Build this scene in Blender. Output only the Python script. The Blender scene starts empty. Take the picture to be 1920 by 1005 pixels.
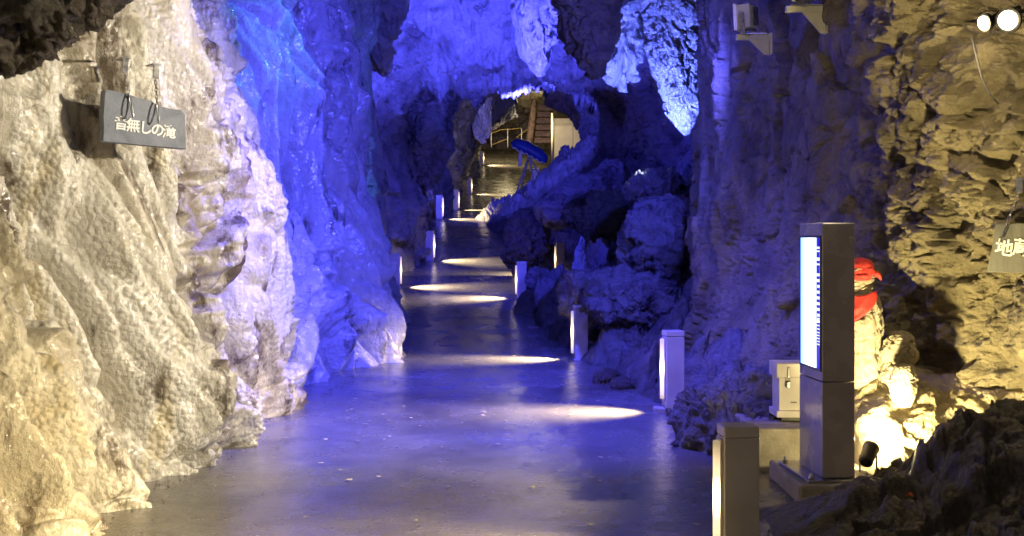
import bpy, bmesh, math, random
import numpy as np
from mathutils import Vector, Matrix

random.seed(5)
scn = bpy.context.scene
COL = scn.collection
F_PX, CX, HY, EYE = 2640.0, 960.0, 440.0, 1.5


def P(px, py, d):
    """world point that lies d metres ahead at that place of the 1920x1005 survey photo"""
    return np.array([(px - CX) / F_PX * d, d, EYE + (HY - py) / F_PX * d])


# ------------------------------------------------------------------ noise
_rng = np.random.RandomState(11)
PERM = _rng.permutation(256).astype(np.int32)
_g = _rng.normal(size=(256, 3))
GRAD = (_g / np.linalg.norm(_g, axis=1)[:, None]).astype(np.float32)


def _h(ix, iy, iz):
    return PERM[(PERM[(PERM[ix & 255] + iy) & 255] + iz) & 255]


def perlin(p, seed=0):
    p = (np.asarray(p, dtype=np.float32) + np.float32(seed * 17.37))
    i = np.floor(p).astype(np.int32)
    f = p - i
    u = f * f * f * (f * (f * 6 - 15) + 10)
    res = []
    out = np.zeros(len(p), np.float32)
    for dx in (0, 1):
        wx = u[:, 0] if dx else 1 - u[:, 0]
        for dy in (0, 1):
            wy = u[:, 1] if dy else 1 - u[:, 1]
            for dz in (0, 1):
                wz = u[:, 2] if dz else 1 - u[:, 2]
                g = GRAD[_h(i[:, 0] + dx, i[:, 1] + dy, i[:, 2] + dz)]
                out += wx * wy * wz * (g[:, 0] * (f[:, 0] - dx) + g[:, 1] * (f[:, 1] - dy) + g[:, 2] * (f[:, 2] - dz))
    return out * 1.6


def worley(p, seed=0):
    p = (np.asarray(p, dtype=np.float32) + np.float32(seed * 9.71))
    i = np.floor(p).astype(np.int32)
    f = p - i
    best = np.full(len(p), 9.0, np.float32)
    for dx in (-1, 0, 1):
        for dy in (-1, 0, 1):
            for dz in (-1, 0, 1):
                h = _h(i[:, 0] + dx, i[:, 1] + dy, i[:, 2] + dz)
                o = GRAD[h] * 0.5 + 0.5
                d = (f[:, 0] - dx - o[:, 0]) ** 2 + (f[:, 1] - dy - o[:, 1]) ** 2 + (f[:, 2] - dz - o[:, 2]) ** 2
                np.minimum(best, d, out=best)
    return np.sqrt(best)


def facets(p, seed=0):
    """broken stone: every cell carries a tilted plane of its own"""
    p = (np.asarray(p, dtype=np.float32) + np.float32(seed * 5.13))
    i = np.floor(p).astype(np.int32)
    f = p - i
    best = np.full(len(p), 9.0, np.float32)
    val = np.zeros(len(p), np.float32)
    for dx in (-1, 0, 1):
        for dy in (-1, 0, 1):
            for dz in (-1, 0, 1):
                h = _h(i[:, 0] + dx, i[:, 1] + dy, i[:, 2] + dz)
                o = GRAD[h] * 0.5 + 0.5
                ax, ay, az = f[:, 0] - dx - o[:, 0], f[:, 1] - dy - o[:, 1], f[:, 2] - dz - o[:, 2]
                d = ax * ax + ay * ay + az * az
                t = GRAD[(h * 7 + 13) & 255]
                m = d < best
                best = np.where(m, d, best)
                val = np.where(m, ax * t[:, 0] + ay * t[:, 1] + az * t[:, 2] + (t[:, 0] + t[:, 1]) * .22, val)
    return val


def fbm(p, n, seed=0, lac=2.1, gain=0.5, ridged=False):
    a, s, out = 1.0, 1.0, 0
    for k in range(n):
        v = perlin(p * s, seed + k)
        if ridged:
            v = 1 - 2 * np.abs(v)
        out = out + a * v
        a *= gain
        s *= lac
    return out


def V(*a):
    return np.array(a, dtype=np.float32)


def sstep(x, a, b):
    t = np.clip((x - a) / (b - a), 0, 1)
    return t * t * (3 - 2 * t)


def d_flow(amp=1.0, popcorn=0.5, ledge=0.12, seed=0, fine=1.0, butt=0.0, shear=0.0):
    """dripstone: hanging folds, drapery ledges and popcorn patches"""
    def f(p):
        w = np.stack([perlin(p * V(.9, .9, .45), seed + 1), perlin(p * V(.9, .9, .45), seed + 2), np.zeros(len(p), np.float32)], 1)
        q = p + w * .28
        q[:, 1] += shear * p[:, 2]
        # slanted run of the stone, folds swing sideways as they fall
        macro = perlin(q * V(.75, .75, .16), seed + 3) * .26 + perlin(p * V(.6, .6, .35), seed + 14) * .1
        if butt:
            n1 = perlin(q * V(.9, .9, .10), seed + 41)
            n2 = perlin(q * V(2.1, 2.1, .22), seed + 42)
            n3 = perlin(q * V(5.5, 5.5, .5), seed + 43)
            gro = -np.exp(-(n1 / .07) ** 2) * .22 - np.exp(-(n2 / .07) ** 2) * .12 - np.exp(-(n3 / .09) ** 2) * .035
            macro = macro + butt * (np.abs(n1) * .62 + np.abs(n2) * .30 + np.abs(n3) * .07 + gro - .14)
        folds = (1 - np.abs(perlin(q * V(1.9, 1.9, .24), seed + 4)) * 1.7) * .19
        folds2 = (1 - np.abs(perlin(q * V(4.6, 4.6, .38), seed + 5)) * 1.6) * .075
        folds3 = (1 - np.abs(perlin(q * V(11, 11, 1.2), seed + 15)) * 1.6) * .03
        s = p[:, 2] * .95 + 1.3 * perlin(p * V(.9, .9, .35), seed + 6) + .5 * perlin(p * V(2.6, 2.6, .5), seed + 7)
        fr = s - np.floor(s)
        led = sstep(fr, 0, .2) * (1 - sstep(fr, .1, 1)) * ledge * 1.3
        led *= sstep(perlin(p * V(.7, .7, .7), seed + 8), -.15, .3)
        s2 = p[:, 2] * 3.1 + 1.5 * perlin(p * V(1.8, 1.8, 1.0), seed + 17)
        fr2 = s2 - np.floor(s2)
        led2 = sstep(fr2, 0, .25) * (1 - sstep(fr2, .15, 1)) * ledge * .3 * sstep(perlin(p * V(1.1, 1.1, 1.1), seed + 18), .0, .35)
        m = sstep(perlin(p * V(.8, .8, .55), seed + 9) + (popcorn - .5), -.12, .25)
        pop = -np.exp(-(perlin(q * V(3.2, 3.2, .5), seed + 20) / .05) ** 2) * .07
        if popcorn > 0:
            c = worley((p + w * .04) * V(20, 13, 16), seed)
            pop = pop + m * ((.6 - np.clip(c, 0, 1) ** 2) * .025 + perlin(p * V(19, 9, 15), seed + 10) * .02
                       - sstep(perlin(p * V(7, 3.2, 4), seed + 16), .12, .36) * .11
                       - sstep(perlin((p + w * .1) * V(3.6, 1.7, 1.6), seed + 19), .16, .34) * .13)
        fin = fbm(p * V(26, 26, 14), 4, seed + 11, gain=.55) * .004 * fine * (.4 + .9 * m)
        mid = fbm(p * V(5, 3, 2.6), 3, seed + 12) * .011
        return amp * (macro + folds + folds2 + folds3 + led + led2 + mid) + pop + fin - .12 * amp
    return f


def d_rough(amp=1.0, freq=.6, seed=0, octs=7, crack=.04, strata=0.0, stretch=(1, 1, .8), fac=1.0):
    def f(p):
        s = V(*stretch)
        w = np.stack([perlin(p * .7, seed + 21), perlin(p * .7, seed + 22), perlin(p * .7, seed + 23)], 1)
        q = p + w * .35
        a = fbm(q * s * freq, octs, seed + 1, gain=.54) * .22
        b = fbm(q * s * freq * 1.7, octs - 1, seed + 31, gain=.56, ridged=True) * .07
        w2 = np.stack([perlin(p * freq * 5, seed + 24), perlin(p * freq * 5, seed + 25), perlin(p * freq * 5, seed + 26)], 1) / freq * .05
        fc = facets((q + w2) * s * freq * 2.4, seed + 2) * .17 + facets((p + w2) * s * freq * 6.5, seed + 4) * .06
        cr = -np.exp(-(perlin(q * freq * 2.6, seed + 7) / .035) ** 2) * crack - np.exp(-(perlin(q * freq * 7, seed + 8) / .06) ** 2) * crack * .5
        b = b + fc * fac
        st = 0
        if strata:
            t = p[:, 2] * 5.5 + p[:, 0] * 2.2 - p[:, 1] * 1.5 + 1.5 * perlin(p * 1.1, seed + 5)
            fr = t - np.floor(t)
            st = np.where(fr < .15, fr / .15, (1 - fr) / .85) * strata
            st = st - sstep(perlin(p * V(2.6, 2.6, 3.6), seed + 6), .14, .42) * strata * 3.2
        return amp * (a + b + cr) + st
    return f


# ------------------------------------------------------------------ mesh from grids
def mesh_from(name, verts, quads, smooth=True):
    me = bpy.data.meshes.new(name)
    n = len(verts)
    me.vertices.add(n)
    me.vertices.foreach_set('co', np.ascontiguousarray(verts, dtype=np.float32).ravel())
    m = len(quads)
    me.loops.add(m * 4)
    me.loops.foreach_set('vertex_index', np.ascontiguousarray(quads, dtype=np.int32).ravel())
    me.polygons.add(m)
    me.polygons.foreach_set('loop_start', np.arange(0, m * 4, 4, dtype=np.int32))
    me.polygons.foreach_set('use_smooth', np.full(m, smooth, dtype=bool))
    me.update(calc_edges=True)
    me.validate()
    return me


def grid_quads(R, C, wrap=False):
    idx = np.arange(R * C).reshape(R, C)
    if wrap:
        idx = np.concatenate([idx, idx[:, :1]], 1)
    return np.stack([idx[:-1, :-1], idx[:-1, 1:], idx[1:, 1:], idx[1:, :-1]], -1).reshape(-1, 4)


def link(name, me, mat, parent=None):
    o = bpy.data.objects.new(name, me)
    COL.objects.link(o)
    if mat is not None:
        if not me.materials:
            me.materials.append(mat)
    if parent is not None:
        o.parent = parent
    return o


def tag(o, label=None, cat=None, group=None, kind=None):
    if label: o['label'] = label
    if cat: o['category'] = cat
    if group: o['group'] = group
    if kind: o['kind'] = kind
    return o


def resample(C, n, axis, persp=1.0):
    C = np.moveaxis(np.asarray(C, dtype=np.float64), axis, 0)
    seg = np.linalg.norm(C[1:] - C[:-1], axis=-1)
    dep = np.clip((C[1:, :, 1] + C[:-1, :, 1]) / 2, 4, 200) ** persp
    w = (seg / dep).mean(axis=1) + 1e-6
    cum = np.concatenate([[0], np.cumsum(w)])
    t = np.interp(np.linspace(0, cum[-1], n), cum, np.arange(len(C)))
    i = np.clip(np.floor(t).astype(int), 0, len(C) - 2)
    f = (t - i)[:, None, None]
    g = lambda k: C[np.clip(k, 0, len(C) - 1)]
    p0, p1, p2, p3 = g(i - 1), g(i), g(i + 1), g(i + 2)
    out = .5 * (2 * p1 + (p2 - p0) * f + (2 * p0 - 5 * p1 + 4 * p2 - p3) * f ** 2 + (3 * p1 - p0 - 3 * p2 + p3) * f ** 3)
    return np.moveaxis(out, 0, axis)


def grid_normals(G, wrap=False):
    if wrap:
        du = np.roll(G, -1, 1) - np.roll(G, 1, 1)
    else:
        du = np.gradient(G, axis=1)
    dv = np.gradient(G, axis=0)
    n = np.cross(du, dv)
    return n / (np.linalg.norm(n, axis=-1, keepdims=True) + 1e-9)


def surf(name, ctrl, nrow, ncol, disp, mat, inside=(0, None, 3), persp=1.0, post=None):
    """rock face through a grid of control points, displaced along its own normals"""
    G = resample(resample(ctrl, ncol, 1, persp), nrow, 0, persp)
    N = grid_normals(G)
    ref = np.stack([np.full(G.shape[:2], inside[0]), G[..., 1] if inside[1] is None else np.full(G.shape[:2], inside[1]),
                    np.full(G.shape[:2], inside[2])], -1)
    if ((ref - G) * N).sum() < 0:
        N = -N
    for _ in range(6):       # calmer directions so deep displacement does not tear
        N[1:-1, 1:-1] = (N[1:-1, 1:-1] * 2 + N[:-2, 1:-1] + N[2:, 1:-1] + N[1:-1, :-2] + N[1:-1, 2:]) / 6
    N /= np.linalg.norm(N, axis=-1, keepdims=True) + 1e-9
    p = G.reshape(-1, 3).astype(np.float32)
    h = disp(p)
    p = p + N.reshape(-1, 3) * h[:, None]
    if post is not None:
        p = post(p)
    return link(name, mesh_from(name, p, grid_quads(nrow, ncol)), mat)


def loft(name, rings, nrow, nseg, disp, mat, parent=None):
    """closed stone body: rings = (x, y, z, rx, ry) from one end to the other"""
    R = np.array(rings, dtype=np.float64)
    t = np.linspace(0, len(R) - 1, nrow)
    i = np.clip(np.floor(t).astype(int), 0, len(R) - 2)
    f = (t - i)[:, None]
    g = lambda k: R[np.clip(k, 0, len(R) - 1)]
    p0, p1, p2, p3 = g(i - 1), g(i), g(i + 1), g(i + 2)
    Q = .5 * (2 * p1 + (p2 - p0) * f + (2 * p0 - 5 * p1 + 4 * p2 - p3) * f ** 2 + (3 * p1 - p0 - 3 * p2 + p3) * f ** 3)
    Q[:, 3:] = np.maximum(Q[:, 3:], .0015)
    a = np.linspace(0, 2 * np.pi, nseg, endpoint=False)
    G = np.stack([Q[:, None, 0] + Q[:, None, 3] * np.cos(a), Q[:, None, 1] + Q[:, None, 4] * np.sin(a), np.repeat(Q[:, None, 2], nseg, 1)], -1)
    N = grid_normals(G, True)
    c = np.stack([Q[:, 0], Q[:, 1], Q[:, 2]], -1)[:, None, :]
    if ((G - c) * N).sum() < 0:
        N = -N
    p = G.reshape(-1, 3).astype(np.float32)
    fade = np.clip(Q[:, 3] / .05, 0, 1)
    h = disp(p).reshape(nrow, nseg) * fade[:, None]
    G = G + N * h[..., None]
    # cap rings collapse to a point
    G[0] = G[0].mean(0)
    G[-1] = G[-1].mean(0)
    return link(name, mesh_from(name, G.reshape(-1, 3), grid_quads(nrow, nseg, True)), mat, parent)


def rock(name, c, r, disp, mat, rot=(0, 0, 0), n=90, power=1.0, parent=None):
    """boulder: displaced ellipsoid, optionally squared off"""
    u = np.linspace(0, np.pi, n)
    v = np.linspace(0, 2 * np.pi, 2 * n, endpoint=False)
    D = np.stack([np.sin(u)[:, None] * np.cos(v), np.sin(u)[:, None] * np.sin(v), np.repeat(np.cos(u)[:, None], 2 * n, 1)], -1)
    S = np.sign(D) * np.abs(D) ** power
    M = np.array(Matrix.Rotation(rot[2], 3, 'Z') @ Matrix.Rotation(rot[1], 3, 'Y') @ Matrix.Rotation(rot[0], 3, 'X'))
    G = (S * np.array(r)) @ M.T + np.array(c)
    Nn = (D / np.array(r)) @ M.T
    Nn /= np.linalg.norm(Nn, axis=-1, keepdims=True)
    p = G.reshape(-1, 3).astype(np.float32)
    h = disp(p)
    G = p + Nn.reshape(-1, 3) * h[:, None]
    G = G.reshape(n, 2 * n, 3)
    G[0] = G[0].mean(0)
    G[-1] = G[-1].mean(0)
    return link(name, mesh_from(name, G.reshape(-1, 3), grid_quads(n, 2 * n, True)), mat, parent)


# ------------------------------------------------------------------ bmesh helpers for made things
def bm_box(bm, x0, x1, y0, y1, z0, z1, bev=0.0, M=None):
    r = bmesh.ops.create_cube(bm, size=1)
    vs = r['verts']
    for v in vs:
        v.co = Vector(((x0 + x1) / 2 + v.co.x * (x1 - x0), (y0 + y1) / 2 + v.co.y * (y1 - y0), (z0 + z1) / 2 + v.co.z * (z1 - z0)))
    if bev:
        es = list({e for v in vs for e in v.link_edges})
        rb = bmesh.ops.bevel(bm, geom=es, offset=bev, segments=2, affect='EDGES', profile=.5)
        vs = list({v for f in rb['faces'] for v in f.verts} | {v for v in vs if v.is_valid})
    if M is not None:
        for v in vs:
            v.co = M @ v.co
    return vs


def bm_tube(bm, pts, r, seg=8, caps=True):
    pts = [Vector(p) for p in pts]
    rs = r if isinstance(r, (list, tuple)) else [r] * len(pts)
    rings = []
    up = Vector((0, 0, 1))
    for i, p in enumerate(pts):
        t = (pts[min(i + 1, len(pts) - 1)] - pts[max(i - 1, 0)]).normalized()
        a = t.cross(up)
        if a.length < .05:
            a = t.cross(Vector((1, 0, 0)))
        a.normalize()
        b = t.cross(a).normalized()
        rings.append([bm.verts.new(p + (a * math.cos(k * 2 * math.pi / seg) + b * math.sin(k * 2 * math.pi / seg)) * rs[i]) for k in range(seg)])
    for i in range(len(rings) - 1):
        for k in range(seg):
            f = bm.faces.new((rings[i][k], rings[i][(k + 1) % seg], rings[i + 1][(k + 1) % seg], rings[i + 1][k]))
            f.smooth = True
    if caps:
        bm.faces.new(rings[0][::-1])
        bm.faces.new(rings[-1])


def bm_prism(bm, poly, depth, M):
    """poly: 2-D outline (x, z) extruded along y from 0 to depth, then moved by M"""
    a = [bm.verts.new(M @ Vector((x, 0, z))) for x, z in poly]
    b = [bm.verts.new(M @ Vector((x, depth, z))) for x, z in poly]
    n = len(poly)
    bm.faces.new(a)
    bm.faces.new(b[::-1])
    for i in range(n):
        bm.faces.new((a[i], b[i], b[(i + 1) % n], a[(i + 1) % n]))


def obj(name, bm, mat, parent=None, smooth=False):
    bmesh.ops.recalc_face_normals(bm, faces=bm.faces)
    me = bpy.data.meshes.new(name)
    bm.to_mesh(me)
    bm.free()
    if smooth:
        for p in me.polygons:
            p.use_smooth = True
    return link(name, me, mat, parent)


def empty(name, loc=(0, 0, 0), rz=0.0):
    o = bpy.data.objects.new(name, None)
    COL.objects.link(o)
    o.location = loc
    o.rotation_euler = (0, 0, rz)
    o.empty_display_size = .1
    return o


# ------------------------------------------------------------------ materials
def new_mat(name):
    m = bpy.data.materials.new(name)
    m.use_nodes = True
    nt = m.node_tree
    return m, nt, nt.nodes['Principled BSDF']


def rock_mat(name, cols, scale=1.2, rough=(.3, .7), bump=.5, fine=40, spec=.5, stretch=(1, 1, 1), stain=None, glint=0.0, bead=.42):
    m, nt, b = new_mat(name)
    N, L = nt.nodes.new, nt.links.new
    tc = N('ShaderNodeTexCoord')
    mp = N('ShaderNodeMapping')
    mp.inputs['Scale'].default_value = stretch
    L(tc.outputs['Object'], mp.inputs['Vector'])
    n1 = N('ShaderNodeTexNoise')
    n1.inputs['Scale'].default_value = scale
    n1.inputs['Detail'].default_value = 9
    n1.inputs['Roughness'].default_value = .65
    n1.inputs['Distortion'].default_value = .6
    L(mp.outputs[0], n1.inputs['Vector'])
    cr = N('ShaderNodeValToRGB')
    L(n1.outputs['Fac'], cr.inputs['Fac'])
    el = cr.color_ramp.elements
    pos = np.linspace(.32, .68, len(cols))
    while len(el) < len(cols):
        el.new(.5)
    for e, c, p_ in zip(el, cols, pos):
        e.position = p_
        e.color = (*c, 1)
    last = cr.outputs['Color']
    if stain:
        n2 = N('ShaderNodeTexNoise')
        n2.inputs['Scale'].default_value = stain[1]
        n2.inputs['Detail'].default_value = 7
        n2.inputs['Roughness'].default_value = .7
        L(mp.outputs[0], n2.inputs['Vector'])
        r2 = N('ShaderNodeValToRGB')
        r2.color_ramp.elements[0].position = stain[2]
        r2.color_ramp.elements[1].position = stain[2] + .1
        L(n2.outputs['Fac'], r2.inputs['Fac'])
        mx = N('ShaderNodeMix')
        mx.data_type = 'RGBA'
        mx.inputs[7].default_value = (*stain[0], 1)
        L(r2.outputs['Color'], mx.inputs[0])
        L(last, mx.inputs[6])
        last = mx.outputs[2]
    L(last, b.inputs['Base Color'])
    n3 = N('ShaderNodeTexNoise')
    n3.inputs['Scale'].default_value = scale * 2.3
    n3.inputs['Detail'].default_value = 5
    L(tc.outputs['Object'], n3.inputs['Vector'])
    mr = N('ShaderNodeMapRange')
    mr.inputs[1].default_value = .35
    mr.inputs[2].default_value = .65
    mr.inputs[3].default_value = rough[0]
    mr.inputs[4].default_value = rough[1]
    L(n3.outputs['Fac'], mr.inputs[0])
    L(mr.outputs[0], b.inputs['Roughness'])
    b.inputs['Specular IOR Level'].default_value = spec
    n4 = N('ShaderNodeTexNoise')
    n4.inputs['Scale'].default_value = fine
    n4.inputs['Detail'].default_value = 8
    n4.inputs['Roughness'].default_value = .68
    L(tc.outputs['Object'], n4.inputs['Vector'])
    bp = N('ShaderNodeBump')
    bp.inputs['Strength'].default_value = bump
    bp.inputs['Distance'].default_value = 1.6 / fine
    L(n4.outputs['Fac'], bp.inputs['Height'])
    n6 = N('ShaderNodeTexNoise')
    n6.inputs['Scale'].default_value = fine * .28
    n6.inputs['Detail'].default_value = 9
    n6.inputs['Roughness'].default_value = .72
    L(tc.outputs['Object'], n6.inputs['Vector'])
    bp6 = N('ShaderNodeBump')
    bp6.inputs['Strength'].default_value = bump
    bp6.inputs['Distance'].default_value = 3.2 / fine
    L(n6.outputs['Fac'], bp6.inputs['Height'])
    L(bp6.outputs[0], bp.inputs['Normal'])
    L(bp.outputs[0], b.inputs['Normal'])
    if glint:
        vo = N('ShaderNodeTexVoronoi')
        vo.feature = 'SMOOTH_F1'
        vo.inputs['Scale'].default_value = fine * .9
        vo.inputs['Smoothness'].default_value = .35
        L(tc.outputs['Object'], vo.inputs['Vector'])
        inv = N('ShaderNodeMath')
        inv.operation = 'SUBTRACT'
        inv.inputs[0].default_value = 1
        L(vo.outputs['Distance'], inv.inputs[1])
        pm = N('ShaderNodeMath')
        pm.operation = 'MULTIPLY'
        L(inv.outputs[0], pm.inputs[0])
        mk = N('ShaderNodeMapRange')
        mk.inputs[1].default_value = .44
        mk.inputs[2].default_value = .62
        mk.inputs[3].default_value = .08
        L(n1.outputs['Fac'], mk.inputs[0])
        L(mk.outputs[0], pm.inputs[1])
        bv = N('ShaderNodeBump')
        bv.inputs['Strength'].default_value = bead
        bv.inputs['Distance'].default_value = 2.2 / fine
        L(pm.outputs[0], bv.inputs['Height'])
        L(bp6.outputs[0], bv.inputs['Normal'])
        L(bv.outputs[0], bp.inputs['Normal'])
        b.inputs['Coat Weight'].default_value = glint
        b.inputs['Coat Roughness'].default_value = .16
        n5 = N('ShaderNodeTexNoise')
        n5.inputs['Scale'].default_value = fine * .8
        n5.inputs['Detail'].default_value = 3
        L(tc.outputs['Object'], n5.inputs['Vector'])
        bp2 = N('ShaderNodeBump')
        bp2.inputs['Strength'].default_value = .7
        bp2.inputs['Distance'].default_value = .03
        L(n5.outputs['Fac'], bp2.inputs['Height'])
        L(bp2.outputs[0], b.inputs['Coat Normal'])
    return m


def plain(name, col, rough=.5, metal=0.0, var=.12, scale=14, bump=.05, coat=0.0):
    m, nt, b = new_mat(name)
    N, L = nt.nodes.new, nt.links.new
    tc = N('ShaderNodeTexCoord')
    n1 = N('ShaderNodeTexNoise')
    n1.inputs['Scale'].default_value = scale
    n1.inputs['Detail'].default_value = 7
    L(tc.outputs['Object'], n1.inputs['Vector'])
    cr = N('ShaderNodeValToRGB')
    cr.color_ramp.elements[0].position = .3
    cr.color_ramp.elements[1].position = .7
    cr.color_ramp.elements[0].color = (*[c * (1 - var * 1.6) for c in col], 1)
    cr.color_ramp.elements[1].color = (*[min(1, c * (1 + var)) for c in col], 1)
    L(n1.outputs['Fac'], cr.inputs['Fac'])
    L(cr.outputs['Color'], b.inputs['Base Color'])
    mr = N('ShaderNodeMapRange')
    mr.inputs[3].default_value = max(.05, rough - .12)
    mr.inputs[4].default_value = min(1, rough + .14)
    L(n1.outputs['Fac'], mr.inputs[0])
    L(mr.outputs[0], b.inputs['Roughness'])
    b.inputs['Metallic'].default_value = metal
    b.inputs['Coat Weight'].default_value = coat
    if bump:
        n2 = N('ShaderNodeTexNoise')
        n2.inputs['Scale'].default_value = scale * 6
        n2.inputs['Detail'].default_value = 4
        L(tc.outputs['Object'], n2.inputs['Vector'])
        bp = N('ShaderNodeBump')
        bp.inputs['Strength'].default_value = bump * 4
        bp.inputs['Distance'].default_value = .004
        L(n2.outputs['Fac'], bp.inputs['Height'])
        L(bp.outputs[0], b.inputs['Normal'])
    return m


def glow(name, col, s):
    m, nt, b = new_mat(name)
    b.inputs['Base Color'].default_value = (*col, 1)
    b.inputs['Emission Color'].default_value = (*col, 1)
    b.inputs['Emission Strength'].default_value = s
    return m


def path_mat():
    m, nt, b = new_mat('wet_concrete')
    N, L = nt.nodes.new, nt.links.new
    tc = N('ShaderNodeTexCoord')
    n1 = N('ShaderNodeTexNoise')
    n1.inputs['Scale'].default_value = .9
    n1.inputs['Detail'].default_value = 9
    n1.inputs['Roughness'].default_value = .65
    L(tc.outputs['Object'], n1.inputs['Vector'])
    cr = N('ShaderNodeValToRGB')
    cr.color_ramp.elements[0].position = .3
    cr.color_ramp.elements[1].position = .72
    cr.color_ramp.elements[0].color = (.085, .08, .078, 1)
    cr.color_ramp.elements[1].color = (.22, .205, .19, 1)
    L(n1.outputs['Fac'], cr.inputs['Fac'])
    sp = N('ShaderNodeTexNoise')          # grit
    sp.inputs['Scale'].default_value = 70
    sp.inputs['Detail'].default_value = 3
    L(tc.outputs['Object'], sp.inputs['Vector'])
    r2 = N('ShaderNodeMapRange')
    r2.inputs[1].default_value = .3
    r2.inputs[2].default_value = .7
    r2.inputs[3].default_value = .6
    r2.inputs[4].default_value = 1.3
    L(sp.outputs['Fac'], r2.inputs[0])
    mx = N('ShaderNodeMix')
    mx.data_type = 'RGBA'
    mx.blend_type = 'MULTIPLY'
    mx.inputs[0].default_value = 1
    L(cr.outputs['Color'], mx.inputs[6])
    L(r2.outputs[0], mx.inputs[7])
    L(mx.outputs[2], b.inputs['Base Color'])
    n2 = N('ShaderNodeTexNoise')          # wetter and drier patches
    n2.inputs['Scale'].default_value = 2.8
    n2.inputs['Detail'].default_value = 10
    n2.inputs['Roughness'].default_value = .6
    mp = N('ShaderNodeMapping')
    mp.inputs['Scale'].default_value = (1, .55, 1)
    L(tc.outputs['Object'], mp.inputs['Vector'])
    L(mp.outputs[0], n2.inputs['Vector'])
    mr = N('ShaderNodeMapRange')
    mr.inputs[1].default_value = .3
    mr.inputs[2].default_value = .7
    mr.inputs[3].default_value = .11
    mr.inputs[4].default_value = .36
    L(n2.outputs['Fac'], mr.inputs[0])
    L(mr.outputs[0], b.inputs['Roughness'])
    n3 = N('ShaderNodeTexNoise')
    n3.inputs['Scale'].default_value = 26
    n3.inputs['Detail'].default_value = 6
    n3.inputs['Roughness'].default_value = .6
    L(tc.outputs['Object'], n3.inputs['Vector'])
    bp = N('ShaderNodeBump')
    bp.inputs['Strength'].default_value = .35
    bp.inputs['Distance'].default_value = .012
    L(n3.outputs['Fac'], bp.inputs['Height'])
    n4 = N('ShaderNodeTexNoise')
    n4.inputs['Scale'].default_value = 5
    n4.inputs['Detail'].default_value = 4
    L(tc.outputs['Object'], n4.inputs['Vector'])
    bp2 = N('ShaderNodeBump')
    bp2.inputs['Strength'].default_value = .3
    bp2.inputs['Distance'].default_value = .03
    L(n4.outputs['Fac'], bp2.inputs['Height'])
    L(bp.outputs[0], bp2.inputs['Normal'])
    L(bp2.outputs[0], b.inputs['Normal'])
    b.inputs['Specular IOR Level'].default_value = .6
    return m


M_cream = rock_mat('cream_flowstone', [(.24, .19, .12), (.50, .46, .36), (.66, .63, .55), (.58, .50, .31)], scale=1.1, rough=(.2, .55), bump=.4, fine=30,
                   stretch=(1.4, 1.4, .5), stain=((.11, .08, .045), 2.6, .53), glint=.8)
M_white = rock_mat('pale_flowstone', [(.34, .32, .31), (.50, .49, .47), (.62, .61, .59), (.42, .40, .36)], scale=1.0, rough=(.25, .6), bump=.7, fine=17,
                   stretch=(1.3, 1.3, .45), stain=((.10, .09, .085), 2.2, .56), glint=.6, bead=.2)
M_cave = rock_mat('cave_limestone', [(.12, .10, .09), (.24, .22, .20), (.36, .34, .31), (.22, .19, .15)], scale=.9, rough=(.4, .8), bump=.9, fine=9,
                  stain=((.08, .06, .05), 1.3, .56))
M_ceil = rock_mat('ceiling_limestone', [(.20, .18, .17), (.36, .34, .33), (.50, .48, .46), (.32, .29, .26)], scale=1.3, rough=(.4, .8), bump=1.0, fine=8,
                  stain=((.07, .06, .055), 1.6, .57))
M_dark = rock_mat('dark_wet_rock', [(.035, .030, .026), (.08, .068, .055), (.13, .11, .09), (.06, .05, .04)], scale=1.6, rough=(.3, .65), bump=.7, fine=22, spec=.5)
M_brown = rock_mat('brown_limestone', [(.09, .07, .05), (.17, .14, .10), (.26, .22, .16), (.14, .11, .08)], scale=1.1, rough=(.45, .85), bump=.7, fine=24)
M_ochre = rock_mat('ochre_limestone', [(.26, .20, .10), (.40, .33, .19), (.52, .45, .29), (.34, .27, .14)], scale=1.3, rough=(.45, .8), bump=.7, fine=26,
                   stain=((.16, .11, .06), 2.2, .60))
M_slope = rock_mat('slope_rock', [(.10, .09, .085), (.20, .185, .17), (.29, .27, .25), (.16, .14, .12)], scale=1.2, rough=(.4, .8), bump=1.0, fine=9,
                   stain=((.07, .055, .05), 1.5, .55))
M_curtain = rock_mat('bright_dripstone', [(.36, .36, .36), (.52, .52, .51), (.64, .63, .61), (.45, .43, .40)], scale=1.4, rough=(.35, .7), bump=.9, fine=10, glint=.2)
M_path = path_mat()
M_statue = rock_mat('pale_statue_stone', [(.17, .15, .105), (.26, .23, .17), (.32, .29, .22)], scale=6, rough=(.6, .9), bump=.5, fine=60)
M_slab = rock_mat('grey_slate', [(.13, .15, .19), (.19, .21, .26), (.24, .26, .31)], scale=5, rough=(.5, .75), bump=.18, fine=90)
M_slab2 = rock_mat('weathered_slate', [(.08, .08, .075), (.12, .12, .11), (.15, .15, .135)], scale=4, rough=(.55, .8), bump=.18, fine=80, stretch=(3, 3, .4))
M_letter = plain('white_lettering', (.86, .86, .84), .6, var=.04)
M_bollard = plain('cream_painted_steel', (.50, .46, .40), .38, var=.1, scale=5, coat=.3)
M_lampin = plain('white_reflector', (.85, .83, .78), .5, var=.03)
M_tube = glow('lamp_diffuser', (1.0, .80, .47), 6)
_nt = M_tube.node_tree
_tc = _nt.nodes.new('ShaderNodeTexCoord')
_sx = _nt.nodes.new('ShaderNodeSeparateXYZ')
_nt.links.new(_tc.outputs['Generated'], _sx.inputs[0])
_cr = _nt.nodes.new('ShaderNodeValToRGB')      # the bulb sits half way up behind the diffuser
_cr.color_ramp.interpolation = 'EASE'
_e = _cr.color_ramp.elements
_e[0].position, _e[0].color = .0, (.05, .05, .05, 1)
_e[1].position, _e[1].color = 1, (.03, .03, .03, 1)
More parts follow.
